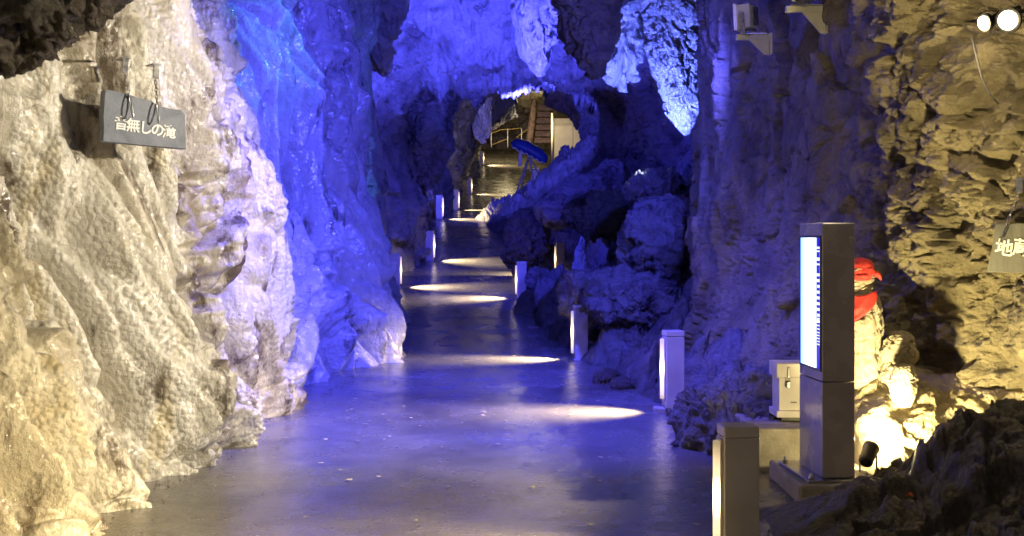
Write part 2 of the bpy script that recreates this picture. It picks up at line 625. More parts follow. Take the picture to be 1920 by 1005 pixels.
for _p, _v in ((.3, .14), (.52, 1.0), (.72, .12)):
    _q = _e.new(_p)
    _q.color = (_v, _v, _v, 1)
_nt.links.new(_sx.outputs['Z'], _cr.inputs['Fac'])
_mm = _nt.nodes.new('ShaderNodeMath')
_mm.operation = 'MULTIPLY'
_mm.inputs[1].default_value = 9
_nt.links.new(_cr.outputs['Color'], _mm.inputs[0])
_nt.links.new(_mm.outputs[0], _nt.nodes['Principled BSDF'].inputs['Emission Strength'])
M_kiosk = plain('grey_painted_steel', (.42, .39, .40), .26, var=.08, scale=4, bump=.02, coat=.5)
M_conc = plain('concrete', (.33, .30, .25), .8, var=.2, scale=9, bump=.25)
M_box = plain('white_painted_wood', (.76, .72, .68), .55, var=.1, scale=8, bump=.08)
M_black = plain('black_paint', (.02, .02, .02), .4, var=.2)
M_steel = plain('steel', (.45, .45, .46), .32, 1.0, var=.2, scale=30)
M_red = plain('red_cloth', (.62, .035, .03), .85, var=.25, scale=25, bump=.4)
M_bracket = plain('cream_bracket_paint', (.55, .55, .42), .5, var=.08)
M_wood = plain('old_timber', (.24, .15, .08), .7, var=.35, scale=9, bump=.3)
M_panel = plain('cream_panel', (.58, .50, .30), .6, var=.08, scale=3)
M_bluecloth = plain('blue_tarpaulin', (.012, .05, .36), .5, var=.2, scale=10, bump=.15)
M_whitetrim = plain('white_trim', (.8, .8, .8), .5)
M_yellow = plain('yellow_paint', (.42, .30, .08), .6)
M_cable = plain('dark_cable', (.03, .03, .03), .9)
M_fleck = plain('pale_fleck', (.5, .43, .3), .7, var=.3)
M_orange = plain('orange_leaf', (.55, .10, .03), .7, var=.2)
M_warmlens = glow('warm_lamp_lens', (1, .80, .45), 60)
M_bluelens = glow('blue_lamp_lens', (.10, .12, 1), 25)

# ------------------------------------------------------------------ path profile
_fd = np.array([0, 18, 21, 25, 28, 31, 34, 38, 41, 45, 50, 55, 60, 66, 71, 75, 78, 120])
_fz = np.array([0, 0.0, .1, .37, .62, .96, 1.42, 1.93, 2.08, 2.28, 2.65, 3.1, 3.75, 4.75, 5.55, 6.1, 6.2, 6.2])
_dd = np.linspace(0, 120, 1201)
_zz = np.interp(_dd, _fd, _fz)
_k = np.hanning(41)
_zz = np.convolve(np.pad(_zz, 20, mode='edge'), _k / _k.sum(), mode='valid')


def floor_z(d):
    return np.interp(d, _dd, _zz)


_rd = np.array([0, 5, 7, 9.5, 11, 12, 14, 17, 21, 25, 28, 31, 34, 37, 38.5, 41, 45, 50, 55, 66, 80])
_rx = np.array([1.3, 1.35, 1.45, 1.6, 1.5, 1.42, 1.12, .85, .5, .18, .45, .0, -.25, -.7, -.95, -.25, .25, .8, 1.7, 3.0, 3.5])


def redge(d):
    return np.interp(d, _rd, _rx)


# ---- path
def build_path():
    nx, ny = 150, 900
    t = np.linspace(0, 1, ny)
    d = 1.0 / (1 / 3.0 + t * (1 / 95.0 - 1 / 3.0))
    x = np.linspace(-6, 7, nx)
    X, D = np.meshgrid(x, d)
    pz = floor_z(D)
    p = np.stack([X, D, pz], -1).reshape(-1, 3).astype(np.float32)
    p[:, 2] += perlin(p * V(.8, .8, 0), 3) * .006 + perlin(p * V(3, 3, 0), 4) * .0025
    o = link('path', mesh_from('path', p, grid_quads(ny, nx)), M_path)
    tag(o, 'wet grey concrete path climbing through the cave', 'path', kind='structure')


build_path()

# ------------------------------------------------------------------ rock faces
ZR = [-.25, .35, .8, 1.5, 2.3, 3.3, 4.4]


def column_wall(cols, zs):
    """cols: list of (y, [x per row]) -> control grid rows x cols"""
    out = np.zeros((len(zs), len(cols), 3))
    for j, (y, xs) in enumerate(cols):
        for i, z in enumerate(zs):
            yy = y[i] if isinstance(y, (list, tuple)) else y
            out[i, j] = (xs[i], yy, z)
    return out


# near cream flowstone
A = column_wall([
    (1.0, [-2.1, -2.5, -2.7, -2.9, -3.0, -2.9, -2.6]),
    (4.0, [-2.1, -2.45, -2.65, -2.9, -2.95, -2.85, -2.5]),
    (5.6, [-2.1, -2.42, -2.6, -2.86, -2.95, -2.9, -2.6]),
    (6.8, [-2.12, -2.36, -2.5, -2.74, -2.86, -2.86, -2.7]),
    (8.0, [-2.16, -2.34, -2.46, -2.62, -2.74, -2.80, -2.75]),
    (9.0, [-2.14, -2.3, -2.42, -2.52, -2.62, -2.72, -2.75]),
    (10.0, [-2.05, -2.2, -2.28, -2.42, -2.54, -2.74, -2.85]),
    (11.0, [-1.96, -2.1, -2.17, -2.27, -2.42, -2.68, -2.85]),
    (11.8, [-1.92, -2.04, -2.12, -2.22, -2.40, -2.68, -2.9]),
    (12.25, [-2.1, -2.2, -2.25, -2.36, -2.54, -2.82, -3.0]),
    (12.5, [-2.5, -2.55, -2.6, -2.65, -2.75, -2.9, -3.0]),
    (12.6, [-3.1, -3.1, -3.1, -3.2, -3.3, -3.4, -3.5]),
], ZR)
A[:, :, 0] -= np.interp(A[:, :, 1], [8.5, 10.5], [.10, -.06])
fa = d_flow(1.0, popcorn=.54, ledge=.0, seed=1, butt=.8, shear=.36)
o = surf('flowstone_wall', A, 820, 860, fa, M_cream)
tag(o, 'cream wet flowstone wall with popcorn texture behind the hanging slate sign', 'flowstone')

# blue lit flowstone further in
ZB = [-.3, .35, .8, 1.4, 2.2, 3.5, 5.2, 6.6]
B = column_wall([
    (12.0, [-3.2, -3.2, -3.2, -3.2, -3.2, -3.3, -3.5, -3.6]),
    (12.3, [-2.3, -2.5, -2.7, -2.75, -2.8, -2.9, -3.1, -3.2]),
    (12.7, [-1.75, -1.98, -2.2, -2.4, -2.5, -2.6, -2.8, -3.0]),
    (13.6, [-1.72, -1.92, -2.1, -2.3, -2.4, -2.5, -2.7, -2.9]),
    (14.6, [-1.78, -1.94, -2.05, -2.2, -2.32, -2.42, -2.6, -2.8]),
    (16.0, [-1.58, -1.80, -1.96, -2.12, -2.22, -2.32, -2.5, -2.7]),
    (17.6, [-1.62, -1.84, -1.98, -2.08, -2.18, -2.26, -2.42, -2.6]),
    (19.5, [-1.56, -1.78, -1.92, -2.04, -2.12, -2.2, -2.36, -2.6]),
    (21.5, [-1.62, -1.80, -1.94, -2.04, -2.10, -2.2, -2.34, -2.6]),
    (22.8, [-1.75, -1.95, -2.04, -2.1, -2.16, -2.24, -2.4, -2.7]),
    (23.6, [-2.2, -2.35, -2.4, -2.5, -2.5, -2.6, -2.7, -2.9]),
    (23.9, [-3.2, -3.2, -3.2, -3.2, -3.2, -3.2, -3.2, -3.3]),
], ZB)
B[:, :, 0] -= .27
o = surf('flowstone_drapery', B, 860, 760, d_flow(1.3, popcorn=.4, ledge=.04, seed=7, fine=1.2, butt=1.05, shear=.1), M_white)
tag(o, 'blue lit flowstone drapery wall with bulging folds beyond the cream wall', 'flowstone')

# recess and far wall along the other path edge: columns carry (x, height above path)
def rising(cols):
    n = len(cols[0][1])
    out = np.zeros((n, len(cols), 3))
    for j, (d, pts) in enumerate(cols):
        z0 = float(floor_z(d))
        for i, (x, z) in enumerate(pts):
            out[i, j] = (x, d, z0 + z)
    return out


C = rising([
    (22.5, [(-3.6, -.4), (-3.6, .8), (-3.7, 2), (-3.7, 3), (-3.6, 4), (-3.2, 5.2), (-2.6, 6.2)]),
    (25.0, [(-3.2, -.4), (-3.2, .8), (-3.4, 2), (-3.5, 3), (-3.4, 4), (-3.0, 5), (-2.3, 5.8)]),
    (27.5, [(-2.6, -.4), (-2.7, .8), (-2.8, 1.8), (-3.0, 2.8), (-3.0, 3.6), (-2.7, 4.4), (-1.9, 5.2)]),
    (29.5, [(-2.1, -.4), (-2.2, .8), (-2.45, 1.8), (-2.9, 2.7), (-3.1, 3.3), (-2.6, 4.0), (-1.6, 4.8)]),
    (31.0, [(-1.98, -.4), (-2.1, .8), (-2.3, 1.7), (-2.6, 2.4), (-2.6, 3.0), (-2.2, 3.7), (-1.3, 4.5)]),
    (33.0, [(-2.3, -.4), (-2.4, .6), (-2.5, 1.4), (-2.6, 2.2), (-2.6, 2.9), (-2.1, 3.7), (-1.1, 4.4)]),
    (36.0, [(-2.35, -.4), (-2.4, .6), (-2.5, 1.4), (-2.7, 2.2), (-2.8, 2.9), (-2.2, 3.7), (-1.0, 4.4)]),
    (40.0, [(-2.25, -.4), (-2.3, .6), (-2.3, 1.4), (-2.2, 2.2), (-2.1, 2.9), (-1.8, 3.6), (-.7, 4.4)]),
    (44.0, [(-2.05, -.4), (-2.05, .6), (-2.0, 1.4), (-1.8, 2.2), (-1.6, 2.9), (-1.3, 3.5), (-.4, 4.2)]),
    (47.5, [(-2.1, -.4), (-2.05, .6), (-1.75, 1.4), (-1.4, 2.2), (-1.15, 2.8), (-.9, 3.3), (-.2, 3.9)]),
    (51.0, [(-2.15, -.4), (-2.05, .6), (-1.65, 1.4), (-1.2, 2.1), (-.95, 2.6), (-.6, 3.0), (.1, 3.5)]),
    (55.0, [(-1.9, -.4), (-1.85, .6), (-1.7, 1.3), (-1.45, 1.9), (-1.1, 2.4), (-.6, 2.8), (.1, 3.2)]),
    (60.0, [(-1.9, -.4), (-1.9, .6), (-1.8, 1.3), (-1.6, 1.9), (-1.2, 2.4), (-.5, 2.8), (.2, 3.1)]),
    (68.0, [(-1.7, -.4), (-1.7, .6), (-1.7, 1.3), (-1.6, 1.9), (-1.2, 2.4), (-.5, 2.8), (.2, 3.1)]),
    (80.0, [(-2.6, -.4), (-2.6, .6), (-2.6, 1.3), (-2.5, 1.9), (-2.0, 2.6), (-.8, 3.2), (.2, 3.4)]),
])
o = surf('cave_wall', C, 520, 620, d_rough(1.0, .55, 3, stretch=(1, .8, .8), crack=.06), M_cave, inside=(0, None, 4.5))
tag(o, 'dark recessed limestone wall along the upper path', 'cave wall', kind='structure')

# ceiling
_cd = np.array([0, 12, 18, 22, 25, 28, 31, 34, 40, 45, 50, 54, 60, 75, 90])
_cz = np.array([6.2, 6.6, 7.0, 7.0, 6.6, 5.9, 5.25, 5.3, 6.2, 6.55, 6.75, 7.2, 8.6, 9.6, 9.8])


def ceiling():
    xs = np.linspace(-5.5, 6.5, 9)
    out = np.zeros((len(_cd), len(xs), 3))
    for i, (d, z) in enumerate(zip(_cd, _cz)):
        for j, x in enumerate(xs):
            out[i, j] = (x, d, z - .035 * (x - .3) ** 2 * (1 if d > 20 else .3))
    return out


def d_ceil(p):
    h = d_rough(1.25, .5, 13, octs=8, crack=.15)(p)
    s = np.clip(perlin(p * V(1.1, .6, 0), 44), 0, 1) ** 2 * .9     # hanging masses
    s2 = np.clip(perlin(p * V(3.0, 1.4, 0), 45), 0, 1) ** 2 * .45
    return (h * (1 - .6 * sstep(p[:, 1], 36, 44)) + (s + s2) * sstep(p[:, 1], 18, 24) * (1 - sstep(p[:, 1], 36, 43)))


o = surf('cave_ceiling', ceiling(), 640, 520, d_ceil, M_ceil, inside=(0, None, 2))
tag(o, 'rough limestone cave ceiling', 'cave ceiling', kind='structure')

# far side wall of the deep part, from the near corner to the tunnel mouth
E = rising([
    (17.6, [(1.9, -.4), (2.3, .6), (2.6, 1.4), (2.8, 2.4), (2.9, 3.4), (3.0, 4.6), (3.2, 6.2)]),
    (19.5, [(2.2, -.4), (2.7, .6), (3.1, 1.4), (3.3, 2.4), (3.4, 3.4), (3.5, 4.6), (3.4, 6.2)]),
    (23.0, [(2.4, -.4), (2.8, .6), (3.2, 1.4), (3.5, 2.4), (3.6, 3.4), (3.4, 4.4), (2.8, 5.8)]),
    (27.0, [(2.6, -.4), (2.9, .6), (3.2, 1.4), (3.4, 2.3), (3.4, 3.2), (3.1, 4.0), (2.5, 5.2)]),
    (31.0, [(2.4, -.4), (2.7, .6), (2.9, 1.3), (3.0, 2.1), (2.9, 2.9), (2.6, 3.6), (2.0, 4.7)]),
    (35.0, [(2.3, -.4), (2.5, .6), (2.5, 1.2), (2.45, 1.9), (2.4, 2.6), (2.2, 3.3), (1.6, 4.4)]),
    (39.0, [(2.60, -.4), (2.60, .6), (2.95, 1.2), (2.95, 1.8), (2.85, 2.5), (2.55, 3.2), (1.65, 4.2)]),
    (43.0, [(3.15, -.4), (3.05, .6), (3.10, 1.2), (2.85, 1.8), (2.60, 2.4), (2.20, 3.1), (1.40, 4.0)]),
    (46.0, [(3.27, -.4), (3.07, .6), (3.17, 1.1), (2.92, 1.7), (2.62, 2.3), (2.12, 3.0), (1.22, 3.7)]),
    (48.5, [(3.90, -.4), (3.60, .6), (3.60, 1.1), (3.25, 1.7), (2.85, 2.3), (2.25, 2.9), (1.25, 3.5)]),
    (52.0, [(5.0, -.4), (4.8, .6), (4.6, 1.3), (4.2, 2.2), (3.6, 3.2), (2.6, 4.0), (1.0, 4.6)]),
    (60.0, [(6.0, -.4), (6.0, .6), (6.0, 1.3), (5.8, 2.5), (5.2, 3.8), (4.0, 4.6), (2.0, 5.2)]),
    (80.0, [(6.0, -.4), (6.0, .6), (6.0, 1.3), (5.8, 2.5), (5.2, 3.2), (4.0, 3.6), (2.0, 3.6)]),
])
o = surf('cave_wall', E, 480, 620, d_rough(1.0, .55, 23, crack=.07), M_cave, inside=(0, None, 4.5))
tag(o, 'dark limestone wall between the hanging curtain and the tunnel mouth', 'cave wall', kind='structure')

# end wall of the lit chamber
EW = np.array([[P(860, 300, 86), P(930, 300, 84), P(1000, 300, 83), P(1120, 300, 82)],
               [P(860, 250, 85), P(930, 250, 83), P(1000, 250, 82), P(1120, 250, 81)],
               [P(860, 215, 82), P(930, 212, 80), P(1000, 210, 79), P(1120, 205, 78)],
               [P(860, 185, 76), P(930, 182, 74), P(1000, 178, 73), P(1120, 170, 72)],
               [P(860, 150, 66), P(930, 150, 64), P(1000, 150, 64), P(1120, 140, 64)]])
o = surf('cave_wall', EW, 160, 220, d_rough(1.3, .7, 33, crack=.06), M_ochre, inside=(0, 50, 6))
tag(o, 'warm lit end wall of the chamber at the top of the path', 'cave wall', kind='structure')

# near wall on the kiosk side
ZG = [-.3, .3, .8, 1.4, 2.1, 2.8, 3.6, 5.6]
G = column_wall([
    (18.6, [2.6, 2.7, 2.8, 2.9, 3.0, 3.0, 3.0, 3.0]),
    (16.6, [2.2, 2.3, 2.35, 2.4, 2.45, 2.5, 2.5, 2.5]),
    (15.2, [1.8, 1.93, 2.0, 2.02, 2.0, 2.0, 1.98, 1.95]),
    (14.3, [1.66, 1.84, 1.94, 1.98, 2.0, 2.0, 2.0, 1.9]),
    (13.2, [1.70, 1.90, 2.02, 2.08, 2.12, 2.14, 2.14, 2.0]),
    (12.2, [1.72, 1.98, 2.12, 2.22, 2.30, 2.32, 2.32, 2.2]),
    (11.3, [1.82, 2.10, 2.28, 2.42, 2.50, 2.52, 2.5, 2.35]),
    (10.5, [2.05, 2.32, 2.46, 2.58, 2.66, 2.66, 2.6, 2.45]),
    (9.9, [2.30, 2.50, 2.60, 2.70, 2.74, 2.74, 2.66, 2.5]),
    (9.3, [2.85, 2.90, 2.94, 2.98, 3.02, 3.05, 3.25, 3.35]),
    (8.6, [3.15, 3.2, 3.25, 3.3, 3.36, 3.45, 3.95, 4.0]),
    (7.6, [3.2, 3.3, 3.4, 3.45, 3.5, 3.6, 4.0, 4.1]),
    (6.0, [3.1, 3.2, 3.25, 3.3, 3.4, 3.5, 3.9, 3.9]),
    (3.0, [2.9, 3.0, 3.1, 3.2, 3.3, 3.4, 3.6, 3.6]),
], ZG)


def d_G(p):
    a = d_rough(.55, .8, 41, crack=.05, stretch=(1, 1, .45))(p)
    b = d_rough(.72, 1.5, 43, octs=8, crack=.06, strata=.035, fac=.45)(p)
    far = sstep(p[:, 1], 10.0, 11.0)
    return a * far + b * (1 - far)


M_G = rock_mat('side_wall_limestone', [(.12, .10, .06), (.23, .195, .115), (.32, .275, .165), (.18, .14, .07)], scale=1.2, rough=(.4, .8), bump=.75, fine=24,
               stain=((.11, .08, .05), 1.6, .58))
o = surf('cave_wall', G, 760, 820, d_G, M_G, inside=(0, None, 2))
tag(o, 'brown and ochre cave wall behind the kiosk and the stone figures', 'cave wall', kind='structure')

# rocky slope beside the path (height field over plan)
def slope():
    ny, nx = 620, 420
    t = np.linspace(0, 1, ny)
    d = 1.0 / (1 / 10.2 + t * (1 / 54.0 - 1 / 10.2))
    r = np.linspace(-.35, 5.2, nx)
    D = np.repeat(d[:, None], nx, 1)
    R = np.repeat(r[None, :], ny, 0)
    X = redge(D) + R
    rise = np.interp(R, [-.4, -.12, .0, .18, .45, 1.0, 1.7, 2.5, 3.4, 5.2], [-.4, -.22, -.02, .16, .28, .58, 1.2, 1.9, 2.6, 4.0])
    k = np.interp(D, [9, 12, 14, 17, 24, 30, 36, 42, 48, 54], [.25, .7, 1.1, 1.15, 1.0, 1.0, 1.0, .75, .4, .2])
    Z = floor_z(D) + np.where(rise > 0, rise * k, rise)
    Z = Z - .62 * np.exp(-((X - .95) / .5) ** 2 - ((D - 27.6) / 2.2) ** 2)
    p = np.stack([X, D, Z], -1).reshape(-1, 3).astype(np.float32)
    amp = np.clip((R.ravel() + .35) * 1.6, .12, 1.0) * (1 - .55 * sstep(D.ravel(), 38, 44))
    n = d_rough(1.0, .9, 51, crack=.10)(p)
    blocks = (.5 - np.clip(worley(p * V(1.5, 1.1, 1.5), 52), 0, 1)) * .38
    p[:, 2] += (n + blocks) * amp
    p[:, 0] += perlin(p * V(1.3, 1.3, 1.3), 53) * .16 * amp + perlin(p * V(6, 6, 6), 54) * .03
    o = link('rock_slope', mesh_from('rock_slope', p, grid_quads(ny, nx)), M_slope)
    tag(o, 'rubble slope rising beside the path', 'rock slope', kind='structure')


slope()

# ground under and in front of the stone figures
def ledge():
    ny, nx = 420, 560
    d = np.linspace(4.2, 10.4, ny)
    x = np.linspace(1.15, 4.2, nx)
    X, D = np.meshgrid(x, d)
    # ridge near the camera, gully with the ground spotlight, ledge with the figures
    rid = np.interp(X, [1.15, 1.35, 1.6, 1.85, 2.0, 2.12, 2.25, 2.5, 3.0, 4.2], [-.12, .0, .06, .10, .16, .28, .44, .52, .60, .9])
    prof = np.interp(D, [4.2, 5.2, 6.2, 6.9, 7.25, 7.6, 7.9], [.35, .4, .7, .95, 1.0, .7, .15])
    z1 = rid * prof
    lz = np.interp(D, [7.5, 8.25, 8.5, 8.8, 9.1, 9.6, 10.4], [-.05, .05, .28, .45, .53, .57, .6])
    lx = np.interp(X, [1.9, 2.12, 2.35, 3.0, 4.2], [.0, .75, 1.0, 1.08, 1.3])
    z2 = lz * lx - .03
    Z = np.maximum(z1, z2)
    Z = np.where((X < 2.13) & (D > 7.75), np.minimum(Z, -.05 + (X - 1.95) * .6), Z)
    p = np.stack([X, D, Z], -1).reshape(-1, 3).astype(np.float32)
    m = np.clip((X.ravel() - 1.2) * 1.6, .05, 1) * np.where((X.ravel() < 2.15) & (D.ravel() > 7.7), .15, 1)
    near = 1 - sstep(D.ravel(), 7.2, 7.9)
    n = (d_rough(.38, 1.1, 61, crack=.06, strata=.03)(p) + .06) * near + d_rough(.17, 1.6, 63, crack=.05, strata=.012)(p) * (1 - near)
    p[:, 2] += n * m
    q = grid_quads(ny, nx)
    cen = D.ravel()[q[:, 0]]
    cx = X.ravel()[q[:, 0]]
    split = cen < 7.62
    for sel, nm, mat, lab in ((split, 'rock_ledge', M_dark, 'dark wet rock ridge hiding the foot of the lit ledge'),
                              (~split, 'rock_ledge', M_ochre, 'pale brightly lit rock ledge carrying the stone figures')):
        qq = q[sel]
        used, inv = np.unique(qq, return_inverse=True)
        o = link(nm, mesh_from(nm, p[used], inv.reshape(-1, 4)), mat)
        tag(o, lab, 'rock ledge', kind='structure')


ledge()

# dark overhang above the cream wall
o = rock('rock_overhang', P(45, -28, 7.0), (.64, .75, .31), d_rough(.5, 1.4, 71, crack=.06), M_dark, rot=(.1, -.56, .1), n=150, power=.85)
tag(o, 'dark rock overhang jutting out above the cream flowstone', 'rock overhang')

# hanging masses
def hang(name, label, pts, mat, disp, nrow=200, nseg=220):
    o = loft(name, pts, nrow, nseg, disp, mat)
    tag(o, label, 'stalactite', 'hanging dripstones')
    return o


def ring(px0, px1, py, d, ry):
    a, b = P(px0, py, d), P(px1, py, d)
    return ((a[0] + b[0]) / 2, d, a[2], (b[0] - a[0]) / 2, ry)


fl = d_flow(.42, popcorn=.75, ledge=.12, seed=31, fine=1.5)
hang('stalactite', 'brilliantly lit blue white dripstone curtain tapering to a point over the dark cavity',
     [ring(1205, 1360, -150, 20, .9), ring(1195, 1345, -60, 20, .85), ring(1205, 1335, 20, 20, .75), ring(1219, 1325, 90, 20, .6), ring(1236, 1318, 150, 20, .45),
      ring(1254, 1312, 200, 20, .3), ring(1272, 1302, 235, 20, .14), ring(1284, 1292, 252, 20, .03)], M_curtain, d_rough(.5, 1.5, 85, octs=8, crack=.06, stretch=(1, 1, .4), fac=.7), 320, 300)
hang('stalactite', 'shorter blue dripstone lobe beside the bright curtain, ending above the cavity',
     [ring(1080, 1230, -150, 21, .9), ring(1105, 1222, -60, 21, .8), ring(1120, 1212, 10, 21, .7), ring(1128, 1204, 70, 21, .55), ring(1132, 1198, 120, 21, .4),
      ring(1142, 1190, 150, 21, .25), ring(1158, 1172, 164, 21, .04)], M_white, fl, 240, 240)
hang('stalactite', 'dark brown hanging rock mass at the frame top in front of the ceiling',
     [ring(1000, 1180, -160, 19, .9), ring(1015, 1165, -70, 19, .8), ring(1035, 1150, -10, 19, .65), ring(1062, 1138, 50, 19, .5), ring(1078, 1132, 95, 19, .35),
      ring(1094, 1126, 130, 19, .2), ring(1108, 1120, 150, 19, .03)], M_brown, d_rough(.7, 1.2, 81, crack=.08), 220, 220)
hang('stalactite', 'pale fluted dripstone fringe hanging from the ceiling above the tunnel mouth',
     [ring(955, 1062, -60, 27, .9), ring(960, 1056, 10, 27, .8), ring(966, 1050, 60, 27, .6), ring(976, 1042, 100, 27, .4), ring(990, 1034, 125, 27, .22), ring(1008, 1022, 142, 27, .03)],
     M_white, fl, 200, 200)
hang('stalactite', 'blue lobed dripstone above the tunnel mouth, lowest part of the ceiling',
     [ring(960, 1095, 20, 36, 1.2), ring(968, 1085, 70, 36, 1.0), ring(985, 1075, 105, 36, .7), ring(1000, 1062, 128, 36, .4), ring(1018, 1045, 142, 36, .05)],
     M_cave, d_rough(.6, 1.1, 83, crack=.06), 150, 180)
hang('stalactite', 'pale dripstone column joining the ceiling to the blue drapery wall',
     [ring(640, 800, -120, 24, .9), ring(664, 768, -30, 24, .75), ring(676, 752, 40, 24, .55), ring(684, 742, 90, 24, .4), ring(688, 728, 125, 24, .22), ring(696, 712, 140, 24, .03)],
     M_white, fl, 200, 200)
hang('stalactite', 'dark bulging rock lobe overhanging the recess behind the blue drapery wall',
     [ring(735, 880, 60, 33, 1.0), ring(745, 850, 130, 33, .9), ring(762, 838, 190, 33, .75), ring(764, 836, 250, 33, .7), ring(768, 832, 300, 33, .5), ring(785, 822, 330, 33, .3), ring(800, 808, 342, 33, .05)],
     M_cave, d_rough(.75, 1.1, 87, crack=.07), 220, 220)
hang('stalactite', 'fluted blue dripstone column hanging beside the warm lit chamber',
     [ring(870, 935, 110, 46, .7), ring(876, 928, 160, 46, .55), ring(884, 922, 200, 46, .42), ring(890, 919, 235, 46, .3), ring(896, 916, 258, 46, .12), ring(904, 910, 268, 46, .02)],
     M_white, fl, 180, 180)

hang('stalactite', 'craggy blue rock buttress reaching down from the ceiling at the side of the tunnel mouth',
     [ring(1040, 1230, 40, 41, 1.6), ring(1062, 1215, 100, 41, 1.4), ring(1080, 1200, 150, 41, 1.2), ring(1094, 1192, 200, 41, 1.1), ring(1104, 1190, 250, 41, 1.0), ring(1100, 1200, 300, 41, 1.1), ring(1080, 1210, 345, 41, 1.2), ring(1100, 1190, 380, 41, .8)],
     M_cave, d_rough(.9, 1.0, 181, octs=8, crack=.12, stretch=(1, 1, .6)), 220, 220)
# boulders and stalagmites
BG = 'boulders on the rubble slope'
for px, py, d, r, rot, mat, lab, sd in (
        (1022, 474, 30.3, (.50, .5, .46), (.2, .1, .4), M_brown, 'rounded brown boulder with warm lit side above the dark nook', 91),
        (985, 455, 28.0, (.40, .45, .62), (0, .2, .2), M_dark, 'dark ragged rock leaning at the path edge beside the brown boulder', 92),
        (1092, 366, 27.0, (.95, .6, .32), (.1, -.45, .3), M_slope, 'long tilted slab of rock below the dark cavity', 93),
        (1170, 392, 24.5, (.62, .5, .30), (.2, -.25, -.2), M_slope, 'broad block of rock under the small white glow', 94),
        (1120, 400, 22.5, (.5, .45, .3), (.1, .1, .5), M_slope, 'low faceted block in front of the tilted slab', 95),
        (1225, 350, 18.7, (.36, .26, .17), (.1, -.15, .1), M_slope, 'upper rock whose rim is lit white by a hidden lamp', 96),
        (1255, 470, 17.0, (.5, .5, .55), (.1, .1, .1), M_slope, 'pitted blue rock shoulder at the foot of the side wall', 97),
        (1180, 560, 16.5, (.5, .42, .26), (.1, .05, .2), M_slope, 'wide blue rock hump in the middle of the slope', 98),
        (1110, 560, 17.5, (.36, .4, .26), (0, .2, .1), M_slope, 'smaller blue rock above the path edge bollard', 99),
        (1140, 712, 14.2, (.13, .12, .10), (.1, .1, .3), M_dark, 'small dark stone lying alone near the path edge', 100),
        (1168, 722, 13.7, (.10, .08, .05), (.1, .1, .3), M_dark, 'flat little dark stone beside the lone stone', 101),
        (1065, 352, 41.0, (.85, .7, .42), (.1, -.35, .3), M_slope, 'blue rock mound heaped below the craggy buttress', 107),
        (1005, 385, 40.0, (.6, .5, .25), (.0, -.2, .1), M_slope, 'ragged low rock behind the lit rock tongue', 108),
        (1010, 400, 38.5, (.8, .5, .22), (0, .05, .1), M_brown, 'low rock tongue reaching onto the path, lit along its tip', 102),
        (1400, 800, 9.9, (.36, .55, .26), (.2, -.35, .2), M_cave, 'smooth sloping rock between bollards and concrete block', 103),
        (1330, 800, 11.3, (.25, .5, .16), (.1, -.35, .2), M_dark, 'dark sloping rock at the foot of the side wall', 104),
        (1012, 528, 24.2, (.20, .2, .24), (0, 0, .2), M_slope, 'small dark rock knob beside the bollard at the nook', 105),
        (1078, 545, 22.5, (.26, .26, .18), (0, 0, .2), M_slope, 'round blue rock at the mouth of the nook', 106)):
    o = rock('boulder', P(px, py, d), r, d_rough(.55 * min(1, r[0] * 2.2), .9 / max(r[0], .25), sd, octs=6, crack=.12), mat, rot=rot, n=80, power=.8)
    tag(o, lab, 'boulder', BG)


def stalag(label, px, py0, py1, d, w, sd, mat=M_slope):
    b, t = P(px, py1, d), P(px, py0, d)
    h = t[2] - b[2]
    w = w * d / F_PX
    pts = [(b[0], d, b[2] - .1, w * 1.25, w * 1.25), (b[0], d, b[2] + h * .1, w, w), (b[0] - .01, d, b[2] + h * .45, w * .72, w * .7), (b[0] + .01, d, b[2] + h * .8, w * .45, w * .45), (b[0], d, t[2], w * .06, w * .06)]
    o = loft('stalagmite', pts, 110, 110, d_rough(.16, 3.0, sd, octs=5, crack=.1), mat)
    tag(o, label, 'stalagmite', 'stalagmites beside the path')


stalag('pointed blue rock cone standing at the path edge by a bollard', 988, 543, 592, 23.0, 26, 111)
stalag('slim knobbly pale stalagmite beside the nook bollard', 1090, 443, 495, 23.5, 13, 112, M_curtain)

# ------------------------------------------------------------------ lights
def aim(o, target):
    o.rotation_euler = (Vector(target) - o.location).to_track_quat('-Z', 'Y').to_euler()


def spot(name, loc, target, watts, col, size=60, blend=.5, rad=.05, parent=None):
    l = bpy.data.lights.new(name, 'SPOT')
    l.energy, l.color, l.spot_size, l.spot_blend, l.shadow_soft_size = watts, col, math.radians(size), blend, rad
    o = bpy.data.objects.new(name, l)
    COL.objects.link(o)
    o.location = loc
    aim(o, target)
    return o


def point(name, loc, watts, col, rad=.05, parent=None):
    l = bpy.data.lights.new(name, 'POINT')
    l.energy, l.color, l.shadow_soft_size = watts, col, rad
    o = bpy.data.objects.new(name, l)
    COL.objects.link(o)
    o.location = loc
    if parent is not None:
        o.parent = parent
    return o


WARM = (1.0, .78, .42)
WHITE = (1.0, .88, .68)
BLUE = (.066, .070, 1.0)
SKYB = (.10, .30, 1.0)

# ------------------------------------------------------------------ bollard lights
BH, BW = .65, .156


